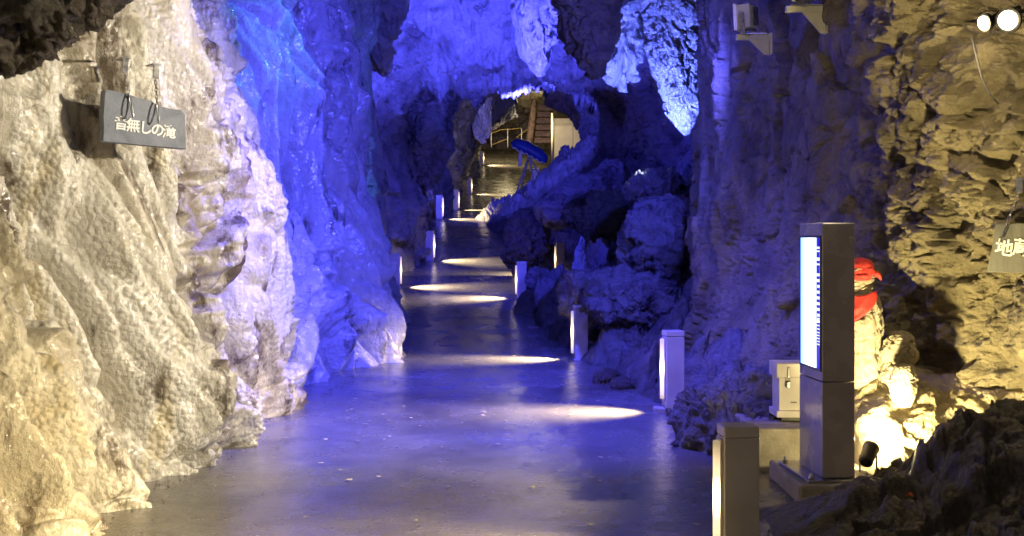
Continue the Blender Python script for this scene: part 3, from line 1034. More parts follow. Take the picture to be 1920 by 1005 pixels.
def make_bollard():
    root = empty('bollard_light')
    bm = bmesh.new()
    h = BW / 2
    bm = bmesh.new()
    bm_box(bm, -h, h, -h, h, 0, BH - .05, .004)
    obj('body', bm, M_bollard, root)
    bm = bmesh.new()
    for sy_ in (-1, 1):
        bm_box(bm, -h - .012, -h - .0005, sy_ * .040 - .006, sy_ * .040 + .006, .07, BH - .07, .002)
    for z_ in (.064, BH - .064):
        bm_box(bm, -h - .012, -h - .0005, -.046, .046, z_ - .006, z_ + .006, .002)
    obj('lamp_frame', bm, M_bollard, root)
    bm = bmesh.new()
    bm_box(bm, -h - .0015, h + .0015, -h - .0015, h + .0015, BH - .048, BH, .006)
    obj('cap', bm, M_bollard, root)
    bm = bmesh.new()
    bm_box(bm, -h - .022, h + .022, -h - .022, h + .022, -.012, .008, .003)
    for sx_ in (-1, 1):
        for sy_ in (-1, 1):
            bm_tube(bm, [(sx_ * (h + .011), sy_ * (h + .011), .008), (sx_ * (h + .011), sy_ * (h + .011), .014)], .006, 6)
    obj('base_flange', bm, M_steel, root)
    bm = bmesh.new()
    bm_tube(bm, [(-h - .006, 0, .071 + (BH - .142) * t) for t in np.linspace(0, 1, 15)], .030, 14)
    obj('lamp_diffuser', bm, M_tube, root, True)
    return root


def place_light(root, watts):
    lx = -BW / 2 - .042
    l = spot('bollard_lamp', (lx, 0, .40), (lx - 1, 0, .40 - .62), watts, WARM, 84, 1.0, .02)
    l.scale = (1, 1, 1)
    l.parent = root


proto = make_bollard()
bollards = [
    # px centre, base py, d, turn, label
    (1384, None, 6.30, 4, 'cream bollard light in front of the concrete block, cut off by the frame'),
    (1262, None, 12.0, 9, 'cream bollard light on a stone footing below the dim blue wall'),
    (1088, None, 17.0, 8, 'bollard light beside the rubble slope with a wide warm fan before it'),
    (978, None, 25.0, 8, 'bollard light next to the pointed rock cone'),
    (1050, None, 28.6, 8, 'blue lit bollard light deep in the nook between brown boulder and stalagmite'),
    (742, None, 26.6, 180, 'bollard light half hidden behind the foot of the blue drapery wall'),
    (806, None, 30.7, 180 - 10, 'bollard light below the dark bulging recess, warm pool on the path before it'),
    (824, None, 38.2, 180 - 10, 'bollard light behind the recess wall, next one uphill from the warm pool'),
    (855, None, 45.0, 180 - 10, 'bollard light close under the pale rock buttress'),
    (880, None, 54.5, 180 - 10, 'bollard light standing just past the pale rock buttress'),
    (903, None, 66.0, 180 - 10, 'farthest bollard light, on the bend below the warm lit chamber'),
]
for i, (px, _, d, rz, lab) in enumerate(bollards):
    if i == 0:
        r = proto
    else:
        r = proto.copy()
        COL.objects.link(r)
        for ch in [c for c in proto.children if c.type == 'MESH']:
            c = ch.copy()
            COL.objects.link(c)
            c.parent = r
    z = float(floor_z(d))
    x = (px - CX) / F_PX * d
    if i == 1:
        z += .035
    r.location = (x, d, z)
    r.rotation_euler = (0, 0, math.radians(rz))
    tag(r, lab, 'bollard light', 'bollard lights along the path')
for i, r in enumerate([o for o in COL.objects if o.name.startswith('bollard_light')]):
    place_light(r, 880 if i else 1300)
    if i == 0:
        [c for c in r.children if c.type == "LIGHT"][0].data.spot_size = math.radians(112)
# stone footing of the second bollard
bm = bmesh.new()
for k, (ox, oy, w, h_) in enumerate(((-.12, -.04, .10, .07), (.02, -.06, .14, .06), (.13, -.02, .12, .055), (.0, .09, .3, .05))):
    bm_box(bm, 1.37 + ox - w / 2, 1.37 + ox + w / 2, 12 + oy - .09, 12 + oy + .05, -.03, h_ * .55, .012)
o = obj('stone_footing', bm, M_conc)
tag(o, 'row of mortared stones under a bollard at the foot of the dim blue wall', 'footing')

# ------------------------------------------------------------------ kiosk
KX0, KX1, KY0, KY1, KZ = 1.748, 1.936, 8.0, 8.5, 1.567
k = empty('information_kiosk', ((KX0 + KX1) / 2, (KY0 + KY1) / 2, 0))


def local(root):
    return Matrix.Translation(-Vector(root.location))


def lobj(name, bm, mat, root, smooth=False):
    bm.transform(local(root))
    return obj(name, bm, mat, root, smooth)


bm = bmesh.new()
bm_box(bm, KX0, KX1, KY0, KY1, .117, .66, .006)
bm_box(bm, KX0, KX1, KY0, KY1, .664, KZ, .006)
lobj('body', bm, M_kiosk, k)
bm = bmesh.new()
bm_box(bm, KX0 - .10, KX1 + .09, KY0 - .07, KY1 + .12, .101, .116, .003)
lobj('base_plate', bm, M_steel, k)
for bx, by in ((KX0 - .07, KY0 - .02), (KX0 - .07, KY1 + .07), (KX1 + .06, KY0 - .02), (KX1 + .06, KY1 + .07)):
    bm = bmesh.new()
    bm_tube(bm, [(bx, by, .116), (bx, by, .15)], .009, 8)
    bm_tube(bm, [(bx, by, .117), (bx, by, .131)], .017, 6)
    lobj('bolt', bm, M_steel, k)
# screen set in the face that looks onto the path
bm = bmesh.new()
f0, f1, z0, z1 = KY0 + .015, KY1 - .035, .72, 1.495
for (ya, yb, za, zb) in ((f0, f0 + .012, z0, z1), (f1 - .012, f1, z0, z1), (f0 + .012, f1 - .012, z0, z0 + .012), (f0 + .012, f1 - .012, z1 - .012, z1)):
    bm_box(bm, KX0 - .008, KX0 - .0005, ya, yb, za, zb)
lobj('screen_frame', bm, M_black, k)
m, nt, b = new_mat('lit_screen')
N, L = nt.nodes.new, nt.links.new
tc = N('ShaderNodeTexCoord')
sx = N('ShaderNodeSeparateXYZ')
L(tc.outputs['Generated'], sx.inputs[0])
cr = N('ShaderNodeValToRGB')
e = cr.color_ramp.elements
e[0].position, e[0].color = .0, (.02, .01, .55, 1)
e[1].position, e[1].color = 1, (.22, .50, 1, 1)
for p_, c_ in ((.17, (.02, .01, .60, 1)), (.2, (.8, .9, 1, 1)), (.5, (1, 1, 1, 1)), (.75, (.5, .78, 1, 1))):
    q_ = e.new(p_)
    q_.color = c_
L(sx.outputs['Y'], cr.inputs['Fac'])
mr = N('ShaderNodeMapRange')
mr.inputs[1].default_value, mr.inputs[2].default_value = 0, .25
mr.inputs[3].default_value, mr.inputs[4].default_value = .7, 2.2
L(sx.outputs['Y'], mr.inputs[0])
L(cr.outputs['Color'], b.inputs['Emission Color'])
L(mr.outputs[0], b.inputs['Emission Strength'])
b.inputs['Base Color'].default_value = (.02, .02, .05, 1)
b.inputs['Roughness'].default_value = .15
M_screen = m
bm = bmesh.new()
bm_box(bm, KX0 - .005, KX0 - .0005, f0 + .0125, f1 - .0125, z0 + .0125, z1 - .0125)
lobj('screen', bm, M_screen, k)
bm = bmesh.new()
rows = [(1.425, .012, 9), (1.405, .008, 7), (1.36, .018, 1), (1.33, .01, 1)] + [(1.27 - i * .033, .016, 1) for i in range(9)] + [(.94 - i * .017, .006, 1) for i in range(5)] + [(1.02 - i * .02, .007, 1) for i in range(4)]
for zc, hh, n in rows:
    yy = f0 + .018
    wd = .07 * random.uniform(.7, 1)
    bm_box(bm, KX0 - .0066, KX0 - .0052, yy, yy + wd, zc - hh / 2, zc + hh / 2)
bm_box(bm, KX0 - .0064, KX0 - .0052, f0 + .018, f0 + .02, .86, 1.43)
lobj('screen_text', bm, glow('screen_white', (.8, .88, 1), 1.3), k)
k.rotation_euler = (0, 0, math.radians(3.2))
tag(k, 'tall grey information kiosk with a glowing blue white screen', 'information kiosk')

bm = bmesh.new()
bm_box(bm, 1.60, 2.115, 7.86, 8.78, -.05, .10, .02)
o = obj('concrete_plinth', bm, M_conc)
tag(o, 'low square concrete plinth carrying the kiosk', 'plinth')
bm = bmesh.new()
bm_box(bm, 1.53, 1.95, 8.92, 9.75, -.05, .27, .012)
o = obj('concrete_block', bm, M_conc)
tag(o, 'rectangular concrete block under the white offering box', 'concrete block')

# offering box
ob = empty('offering_box', (1.85, 9.35, .272))
bm = bmesh.new()
bm_box(bm, 1.755, 1.955, 9.25, 9.49, .345, .56, .003)
lobj('box_body', bm, M_box, ob)
bm = bmesh.new()
bm_box(bm, 1.735, 1.972, 9.23, 9.51, .562, .655, .006)
lobj('lid', bm, M_box, ob)
bm = bmesh.new()
bm_box(bm, 1.735, 1.972, 9.23, 9.51, .30, .344, .005)
lobj('base_trim', bm, M_box, ob)
bm = bmesh.new()
bm_box(bm, 1.775, 1.935, 9.27, 9.48, .272, .299)
lobj('stand', bm, M_black, ob)
bm = bmesh.new()
bm_box(bm, 1.806, 1.822, 9.222, 9.229, .56, .63, .002)
hs = lobj('hasp', bm, M_steel, ob)
bm = bmesh.new()
bm_box(bm, 1.80, 1.828, 9.226, 9.244, .495, .535, .003)
bm_tube(bm, [(1.804, 9.235, .535)] + [(1.814 - .010 * math.cos(a), 9.235, .545 + .014 * math.sin(a)) for a in np.linspace(0, math.pi, 7)] + [(1.824, 9.235, .535)], .0028, 6)
lobj('padlock', bm, M_steel, ob)
bm = bmesh.new()
bm_box(bm, 1.83, 1.87, 9.244, 9.2495, .395, .402)
lobj('coin_slot', bm, M_black, ob)
tag(ob, 'white wooden offering box with a padlocked lid beside the kiosk', 'offering box')

# ------------------------------------------------------------------ stone figures
sc_ = P(1608, 706, 9.25)
SX, SZ = sc_[0], sc_[2] - .02
st = empty('jizo_statue', (SX, 9.25, SZ))


def loc_loft(name, rings, nr, ns, disp, mat, root):
    return loft(name, [(x, y, z, a, b_) for x, y, z, a, b_ in rings], nr, ns, disp, mat, root)


sd_ = d_rough(.085, 3.4, 121, octs=6, crack=.16)


def off_disp(f, root):
    v = np.array(root.location, dtype=np.float32)
    return lambda p: f(p + v)


def d_body(p):
    base = sd_(p)
    a = np.arctan2(p[:, 1], p[:, 0])
    robe = .006 * np.sin(a * 11 + p[:, 2] * 5) * sstep(p[:, 2], .05, .15) * (1 - sstep(p[:, 2], .5, .6))
    # face on the head: nose, eye hollows, mouth, looking towards the path
    fx, fz = p[:, 0], p[:, 2]
    front = (p[:, 1] < 0)
    nose = .022 * np.exp(-((fx + .045) / .014) ** 2 - ((fz - .655) / .022) ** 2)
    eyes = -.009 * (np.exp(-((fx + .08) / .018) ** 2 - ((fz - .672) / .008) ** 2) + np.exp(-((fx + .01) / .018) ** 2 - ((fz - .672) / .008) ** 2))
    mouth = -.008 * np.exp(-((fx + .045) / .022) ** 2 - ((fz - .618) / .006) ** 2)
    hands = .018 * np.exp(-(fx / .05) ** 2 - ((fz - .38) / .04) ** 2)
    return base + robe + np.where(front, nose + eyes + mouth + hands, 0)


loc_loft('figure', [(0, 0, -.05, .15, .14), (0, 0, .02, .155, .14), (0, 0, .2, .155, .135), (0, 0, .36, .15, .13), (0, 0, .47, .14, .12), (0, 0, .535, .118, .105),
                    (0, 0, .575, .092, .09), (0, 0, .62, .09, .092), (0, 0, .67, .094, .097), (0, 0, .73, .085, .09), (0, 0, .775, .04, .045), (0, 0, .785, .002, .002)],
         180, 120, d_body, M_statue, st)
# knitted cap: crown, turned up brim and a tie flying to one side
hp = loc_loft('cap', [(.0, 0, .655, .104, .107), (0, 0, .668, .108, .110), (.004, 0, .70, .111, .113), (.008, 0, .735, .106, .108), (.012, 0, .765, .088, .09), (.016, 0, .79, .055, .058), (.02, 0, .80, .02, .02), (.02, 0, .802, .002, .002)],
              90, 110, lambda p: perlin(p * V(9, 9, 16), 5) * .008 + perlin(p * V(26, 26, 40), 6) * .003 - np.abs(perlin(p * V(14, 14, 5), 7)) * .006 + .010 * np.sin(np.arctan2(p[:, 1], p[:, 0]) * 3) * (p[:, 2] < .69), M_red, st)
bm = bmesh.new()
bm_tube(bm, [(.095, -.03, .69), (.118, -.035, .695), (.135, -.035, .68), (.145, -.035, .655)], [.022, .02, .014, .005], 8)
obj('knot', bm, M_red, hp, True)
# bib: cloth patch wrapped round the chest, narrowing to a point
bn, bmn = 40, 26
gv = []
for i in range(bmn):
    t = i / (bmn - 1)
    for j in range(bn):
        s = j / (bn - 1) * 2 - 1
        a = -math.pi / 2 - 1.0 + s * (1.9 * (1 - t) ** .7 + .08)
        z = .57 - t * .215 - .02 * math.cos(s * 2) + .006 * math.sin(s * 9 + t * 4)
        rr = .124 + .045 * min(1, t * 2.2) + .007 * math.sin(s * 13 + t * 3) * (t + .2)
        gv.append((rr * math.cos(a), rr * .93 * math.sin(a), z))
me = mesh_from('bib', np.array(gv), grid_quads(bmn, bn))
bb = link('bib', me, M_red, st)
sm = bb.modifiers.new('thick', 'SOLIDIFY')
sm.thickness = .008
tag(st, 'weathered pale stone figure wearing a red cap and red bib beside the kiosk', 'stone figure', 'stone figures on the ledge')
c = P(1681, 664, 9.15)
fg = empty('stone_figure', (c[0], 9.15, c[2] - .15))
loc_loft('figure', [(-.02, 0, -.05, .10, .09), (-.02, 0, .02, .105, .095), (-.01, 0, .09, .085, .08), (0, 0, .13, .10, .085), (.01, 0, .2, .105, .09), (.015, 0, .26, .085, .075), (.01, 0, .292, .05, .045), (.01, 0, .30, .002, .002)],
         110, 100, lambda p: d_rough(.1, 4.5, 131, octs=5, crack=.14)(p + 3), M_statue, fg)
tag(fg, 'squat two lobed pale stone figure next to the red capped one', 'stone figure', 'stone figures on the ledge')
c = P(1694, 712, 8.86)
fg = empty('stone_figure', (c[0], 8.86, c[2] - .11))
loc_loft('figure', [(0, 0, -.06, .05, .05), (0, 0, .0, .072, .07), (0, 0, .07, .085, .08), (.003, 0, .14, .078, .07), (.005, 0, .195, .05, .048), (.005, 0, .215, .002, .002)],
         90, 90, lambda p: d_rough(.06, 5.5, 133, octs=4, crack=.12)(p + 7), M_statue, fg)
tag(fg, 'small egg shaped pale stone at the ledge edge before the squat figure', 'stone figure', 'stone figures on the ledge')

# ------------------------------------------------------------------ ground spotlight behind the kiosk
sp = P(1628, 865, 8.3)
gl = empty('ground_spotlight', (sp[0], 8.3, .0))
sd = Vector((.45, .72, .55)).normalized()
hc = Vector((0, 0, .20))
bm = bmesh.new()
bm_tube(bm, [hc - sd * .07, hc - sd * .06, hc + sd * .05, hc + sd * .055, hc + sd * .075], [.03, .043, .045, .05, .05], 20)
hd = obj('lamp_head', bm, M_black, gl)
bm = bmesh.new()
bm_tube(bm, [hc + sd * .0755, hc + sd * .078], [.043, .043], 20)
obj('lens', bm, M_warmlens, hd)
bm = bmesh.new()
bm_tube(bm, [(-.045, 0, .0), (-.05, 0, .10), (-.048, 0, .20)], .006, 6)
bm_tube(bm, [(.045, 0, .0), (.05, 0, .10), (.048, 0, .20)], .006, 6)
bm_box(bm, -.06, .06, -.05, .05, -.02, .012, .003)
obj('yoke', bm, M_black, gl)
tag(gl, 'small black ground spotlight tucked behind the kiosk, lighting the ledge', 'spotlight')
wl = Vector(gl.location) + hc + sd * .11
spot('ledge_spot', wl, wl + Vector((.72, .44, .58)), 410, (1, .80, .36), 145, .85, .03)
for px, py, d, r, lab, s_ in ((1678, 908, 7.95, (.10, .09, .065), 'black angular stone beside the ground spotlight', 141), (1692, 888, 8.1, (.04, .05, .05), 'small black pointed stone behind the angular one', 142)):
    o = rock('boulder', P(px, py, d), r, d_rough(.14, 5, s_, octs=5, crack=.2), M_dark, rot=(.2, .2, .4), n=60, power=.65)
    tag(o, lab, 'boulder', 'stones beside the ground spotlight')

# ------------------------------------------------------------------ floodlights under the ceiling niche
def floodlight(label, px, py, d, direction, size, group='floodlights in the ceiling niche'):
    c = P(px, py, d)
    root = empty('floodlight', tuple(c))
    dv = Vector(direction).normalized()
    bm = bmesh.new()
    bm_tube(bm, [-dv * .03, -dv * .001], [size * 1.32, size * 1.32], 24)
    bm_tube(bm, [-dv * size * 1.9, -dv * size * 1.7, -dv * size * .5, dv * 0], [size * .45, size * .7, size * .95, size * 1.05], 20)
    obj('housing', bm, M_black, root)
    bm = bmesh.new()
    bm_tube(bm, [dv * .001, dv * .012], [size, size * .96], 20)
    obj('lens', bm, M_warmlens, root)
    bm = bmesh.new()
    bm_tube(bm, [-dv * size, -dv * size + Vector((.06, .1, .05)), -dv * size + Vector((.25, .2, .12))], .012, 8)
    obj('arm', bm, M_black, root)
    tag(root, label, 'floodlight', group)
    return Vector(c) + dv * .05


f1 = floodlight('larger blazing warm floodlight in the niche over the ochre wall', 1890, 38, 8.1, (-.62, -.78, -.12), .055)
f2 = floodlight('smaller warm floodlight beside the blazing one, nearer the kiosk', 1845, 43, 8.3, (-.85, -.35, -.2), .04)
point('ledge_spill', wl, 24, (1, .80, .36), .03)
spot('niche_flood_warm', f1, (-2.6, 8.1, 1.2), 1050, (1, .83, .52), 76, .4, .05)
spot('niche_flood_near', f2, (-2.4, 10, 1.2), 1000, (1, .93, .85), 62, .5, .05)
point('niche_spill', f2 + Vector((-.1, .25, -.1)), 44, WARM, .04)

# ------------------------------------------------------------------ wall brackets with blue floodlights
def bracket(label, px0, px1, py0, py1, d, group='triangular wall brackets'):
    a, b_ = P(px0, py0, d), P(px1, py1, d)
    w, h = b_[0] - a[0], a[2] - b_[2]
    root = empty('wall_bracket', (b_[0], d, a[2]))
    bm = bmesh.new()
    bm_box(bm, -w, 0, -.03, .03, -.045, 0, .003)
    obj('arm', bm, M_bracket, root)
    bm = bmesh.new()
    bm_prism(bm, [(-w * .62, -.046), (-.005, -.046), (-.005, -h), (-.045, -h)], .012, Matrix.Translation((0, -.028, 0)))
    obj('gusset', bm, M_bracket, root)
    bm = bmesh.new()
    bm_box(bm, -.004, .02, -.05, .05, -h, .01, .002)
    obj('wall_plate', bm, M_bracket, root)
    bm = bmesh.new()
    bm_box(bm, -w * .9, -w * .1, -.05, .05, .0005, .008)
    obj('shelf_plate', bm, M_steel, root)
    tag(root, label, 'wall bracket', group)
    return root


def blue_flood(label, px, py, d, face, w=.17, h=.2, dep=.13):
    c = P(px, py, d)
    root = empty('wall_floodlight', tuple(c))
    dv = Vector(face).normalized()
    q = dv.to_track_quat('Y', 'Z').to_matrix().to_4x4()
    bm = bmesh.new()
    bm_box(bm, -w / 2, w / 2, -dep, 0, -h / 2, h / 2, .006, q)
    hs = obj('housing', bm, plain('grey_housing', (.42, .42, .40), .45, var=.08), root)
    bm = bmesh.new()
    for kx in (-.3, 0, .3):
        bm_box(bm, kx * w - .006, kx * w + .006, -dep - .02, -dep + .002, -h * .4, h * .4, 0, q)
    obj('cooling_fins', bm, M_steel, hs)
    bm = bmesh.new()
    bm_box(bm, -w / 2 - .012, w / 2 + .012, -.014, .012, -h / 2 - .012, h / 2 + .012, .004, q)
    obj('bezel', bm, M_bracket, hs)
    bm = bmesh.new()
    bm_box(bm, -w / 2 + .02, w / 2 - .02, .0125, .016, -h / 2 + .02, h / 2 - .02, 0, q)
    obj('lens', bm, M_bluelens, hs)
    bm = bmesh.new()
    for sx_ in (-1, 1):
        bm_box(bm, sx_ * (w / 2 + .02) - .005, sx_ * (w / 2 + .02) + .005, -dep * .7, -dep * .4, -h * .75, h * .1, 0, q)
    bm_box(bm, -w / 2 - .025, w / 2 + .025, -dep * .7, -dep * .4, -h * .78, -h * .75, 0, q)
    obj('yoke', bm, M_steel, root)
    tag(root, label, 'floodlight', 'blue floodlights on wall brackets')
    return Vector(c) + dv * .06


bracket('lower grey green triangular bracket on the side wall, holding the boxy floodlight', 1380, 1442, 65, 103, 11.9)
bracket('upper triangular bracket with a blue lit gusset at the frame top', 1473, 1548, 12, 64, 11.0)
b1 = blue_flood('boxy grey floodlight on the lower bracket, turned towards the blue drapery', 1386, 34, 11.9, (-.85, .55, -.05))
b2 = blue_flood('floodlight on the upper bracket, mostly above the frame', 1490, -22, 11.0, (-.9, .4, -.05))
spot('blue_flood_a', b1, (-2.2, 17.5, 2.2), 3000, BLUE, 95, .6, .08)
spot('blue_flood_b', b2, (-2.3, 13.0, 2.6), 1200, BLUE, 95, .7, .08)
# hidden lamps inferred from their light, and added fills that have no fitting
spot('blue_ceiling_fill', (-.3, 22.3, .5), (-.6, 28, 6.5), 17000, BLUE, 58, .5, .08)  # added unseen light over the path, brightens the ceiling
spot('curtain_lamp', tuple(P(1205, 345, 19.1)), tuple(P(1235, 40, 20.6)), 1900, (.11, .15, 1), 75, .6, .05)
point('glow_lamp', tuple(P(1196, 318, 18.68)), 2.5, (.6, .7, 1), .02)
point('glow_lamp', tuple(P(1238, 326, 18.72)), .8, (.7, .75, 1), .02)
spot('cyan_lamp', (-.6, 20.6, .25), (-2.1, 20.4, 2.5), 120, (.08, .45, 1), 55, .8, .05)
spot('cyan_lamp_upper', (.9, 14.5, 4.6), (-2.6, 14.0, 4.4), 800, (.10, .42, 1), 70, .8, .05)
spot('slope_blue_fill', (-1.5, 16, 5.0), (2.0, 16, 1.2), 800, (.05, .05, 1), 90, .7, .08)  # added blue fill for slope and side wall, no lamp there
spot('side_wall_fill', (-1.2, 13, 4.6), (2.3, 12.2, 2.6), 560, (.05, .05, 1), 90, .7, .08)  # extra blue fill put in to tint the kiosk side wall
spot('mid_slope_fill', (-1.4, 21.5, 5.0), (1.4, 27, 1.5), 2600, (.05, .05, 1), 80, .7, .08)  # unseen fill added to lift the dark middle of the slope
spot('path_blue_fill', (-.2, 10.0, 5.0), (-.3, 12.0, 0), 4300, (.09, .08, 1), 82, .8, .08)  # added overhead light that turns the path bluer, no fitting
spot('deep_blue_fill', (.2, 32, 4.4), (-.5, 42, 5.4), 4600, BLUE, 85, .7, .08)  # unseen light added to brighten the rock round the tunnel mouth
spot('chamber_lamp', tuple(P(938, 235, 65)), tuple(P(945, 222, 80)), 900, (1, .80, .42), 120, .8, .3)
point('chamber_fill', tuple(P(950, 205, 66)), 110, (1, .80, .42), .4)
spot('recess_fill', (.3, 24.5, 4.3), (-2.5, 31, 2.9), 1100, BLUE, 60, .6, .08)  # low blue fill added so the recess wall shows
point('camera_fill', (.9, .2, 3.4), 130, (1, .84, .74), .15)  # added fill above the camera for faces turned towards it
spot('buttress_lamp', (.2, 40, 4.6), (-1.6, 47, 4.2), 160, (1, .85, .62), 60, .5, .1)
point('stair_lamp', tuple(P(1010, 225, 54)), 170, (1, .85, .55), .1)

# ------------------------------------------------------------------ hanging name signs
def text_mesh(name, body, size, mat, parent, loc, rot, weight=.012):
    cu = bpy.data.curves.new(name, 'FONT')
    cu.body = body
    cu.size = size
    cu.extrude = .002
    cu.offset = weight * size
    cu.align_x, cu.align_y = 'CENTER', 'CENTER'
    t = bpy.data.objects.new(name + '_src', cu)
    COL.objects.link(t)
    dg = bpy.context.evaluated_depsgraph_get()
    me = bpy.data.meshes.new_from_object(t.evaluated_get(dg))
    bpy.data.objects.remove(t)
    o = link(name, me, mat, parent)
    o.location = loc
    o.rotation_euler = rot
    return o


def chain(root, top, bottom, mat=M_steel, links=7, ringlen=.13):
    top, bottom = Vector(top), Vector(bottom)
    bm = bmesh.new()
    ax = (bottom - top)
    L_ = ax.length
    ax.normalize()
    s1 = ax.cross(Vector((0, 1, .01))).normalized()
    s2 = ax.cross(s1).normalized()
    ll = L_ / links
    for i in range(links):
        c = top + ax * ll * (i + .5)
        sd = s1 if i % 2 else s2
        pts = [c + ax * math.sin(a) * ll * .66 + sd * math.cos(a) * .0085 for a in np.linspace(0, 2 * math.pi, 11)]
        bm_tube(bm, pts, .0028, 5, False)
    ch = obj('chain', bm, mat, root)
    bm = bmesh.new()
    c = bottom + ax * ringlen * .48
    sd = s2
    pts = [c + ax * math.sin(a) * ringlen * .55 + sd * math.cos(a) * .013 for a in np.linspace(0, 2 * math.pi, 21)]
    bm_tube(bm, pts, .0035, 6, False)
    obj('ring', bm, mat, ch)


def slab(name, label, tl, size, yaw, roll, outline, mat, text, tsize, tloc, grp, thick=.06, chains=(), slant=0):
    root = empty(name, tuple(tl))
    root.rotation_euler = (0, roll, yaw)
    bm = bmesh.new()
    w, h = size
    poly = [(x * w, z * h) for x, z in outline]
    bm_prism(bm, poly, thick, Matrix.Identity(4))
    bmesh.ops.bevel(bm, geom=[e for e in bm.edges], offset=.004, segments=1, affect='EDGES')
    sl = obj('slab', bm, mat, root)
    for ch, x, z in text:
        text_mesh('lettering', ch, tsize, M_letter, sl, (x, -.002, z), (math.pi / 2, slant, 0), .022)
    tag(root, label, 'sign', grp)
    for (x, z, up, dx) in chains:
        chain(root, (x + dx, .02, z + up), (x + .002, -.012, z + .035))
        bm = bmesh.new()
        bm_box(bm, x + dx - .02, x + dx + .02, .0, .012, z + up - .01, z + up + .075, .002)
        bm_box(bm, x + dx - .026, x + dx + .026, .0, .14, z + up + .075, z + up + .083)
        obj('hanger_bracket', bm, M_steel, root)
    return root


tl = P(197, 168, 8.45)
yaw = math.radians(34)
W, H = .535, .305
ol = [(0, 0), (.06, .005), (.30, -.03), (.37, -.09), (.52, -.08), (.60, -.17), (.72, -.21), (.90, -.20), (.955, -.27), (1.0, -.98), (.5, -1.0), (.02, -1.02), (.03, -.75), (.0, -.5)]
slab('hanging_sign', 'blue grey slate sign hanging by two chains on the cream flowstone wall', tl, (W, H), yaw, math.radians(4.5), ol, M_slab,
     [(c_, .112 + i * .075 + (0.004 if i > 1 else 0), -.195 - .004 * i) for i, c_ in enumerate('音無しの滝')], .086, None, 'hanging slate name signs', thick=.085,
     chains=((.145, -.06, .19, -.03), (.32, -.07, .19, -.01)))
tl = P(1866, 420, 8.75)
slab('hanging_sign', 'grey streaked slate sign on a chain over the ochre wall, cut by the frame edge', tl, (.56, .31), math.radians(-22), math.radians(-1), [(0, 0), (.3, .0), (.6, .01), (1, .0), (.97, -.97), (.5, -1.0), (-.1, -.96), (-.04, -.5)], M_slab2,
     [(c_, .05 + i * .105, -.155) for i, c_ in enumerate('地蔵尊')], .11, None, 'hanging slate name signs', thick=.05,
     chains=((.065, -.04, .24, .08),), slant=.15)

# cable down the ochre wall
bm = bmesh.new()
bm_tube(bm, [P(1822, 70, 8.7), P(1832, 110, 8.66), P(1842, 150, 8.62), P(1858, 180, 8.6), P(1872, 195, 8.58)], .006, 6)
o = obj('cable', bm, M_cable)
tag(o, 'thin dark cable running down the ochre wall below the floodlights', 'cable')

# ------------------------------------------------------------------ blue covered viewer on its trestle
vd = 50.0
vr = empty('covered_telescope', tuple(P(985, 360, vd)))
o0 = Vector(vr.location)


def VP(px, py, d=vd):
    return Vector(P(px, py, d)) - o0


a_, b_ = VP(958, 268), VP(1026, 304)
ax = (b_ - a_)
nrm = Vector((-ax.z, 0, ax.x)).normalized()
rows_, seg = 40, 24
gv = []
for i in range(rows_):
    t = i / (rows_ - 1)
    e = (1 - abs(2 * t - 1) ** 4) ** .5 + .02
    c = a_ + ax * t + nrm * (.06 * math.sin(t * math.pi))
    wv = 1 + .05 * math.sin(t * 21)
    for j in range(seg):
        an = 2 * math.pi * j / seg
        up = math.cos(an)
        r1 = (.28 if up > 0 else .17) * e * wv
        v = c + nrm * up * r1 + Vector((0, 1, 0)) * math.sin(an) * .24 * e
        gv.append(v)
me = mesh_from('cover', np.array(gv), grid_quads(rows_, seg, True))
cv = link('cover', me, M_bluecloth, vr)
bm = bmesh.new()
pts = []
for i in range(14):
    t = .03 + .94 * i / 13
    e = (1 - abs(2 * t - 1) ** 4) ** .5 + .02
    pts.append(a_ + ax * t + nrm * (.06 * math.sin(t * math.pi) - (.13 + .06 * (i % 2)) * e) + Vector((0, -.17 * e, 0)))
bm_tube(bm, pts, .02, 6)
obj('piping', bm, M_whitetrim, cv)
mid = (a_ + b_) / 2
M_leg = plain('grey_painted_tube', (.42, .42, .44), .45)
for q in ((968, 362, -.3), (1002, 355, -.3), (975, 362, .35), (1026, 352, .3)):
    bm = bmesh.new()
    bm_tube(bm, [mid + Vector((0, q[2] * .2, -.12)), VP(q[0], q[1]) + Vector((0, q[2], 0))], .03, 6)
    obj('leg', bm, M_leg, vr)
bm = bmesh.new()
bm_tube(bm, [VP(968, 346) + Vector((0, -.2, 0)), VP(1010, 342) + Vector((0, -.2, 0))], .016, 6)
bm_tube(bm, [VP(985, 320) + Vector((0, -.1, 0)), VP(1004, 318) + Vector((0, -.1, 0))], .016, 6)
obj('cross_bar', bm, M_steel, vr)
bm = bmesh.new()
bm_tube(bm, [VP(976, 285), VP(975, 312)], .07, 10)
obj('eyepiece', bm, M_whitetrim, vr)
tag(vr, 'blue cloth covered telescope on a spindly metal trestle beside the path', 'telescope')
wb = empty('white_post', tuple(P(1004, 356, 51)))
bm = bmesh.new()
bm_box(bm, -.16, .16, -.1, .1, -.1, .5, .02)
bm_box(bm, -.12, .14, -.08, .08, .5, .78, .03)
obj('post', bm, M_whitetrim, wb)
tag(wb, 'stubby white post standing behind the trestle legs', 'post')

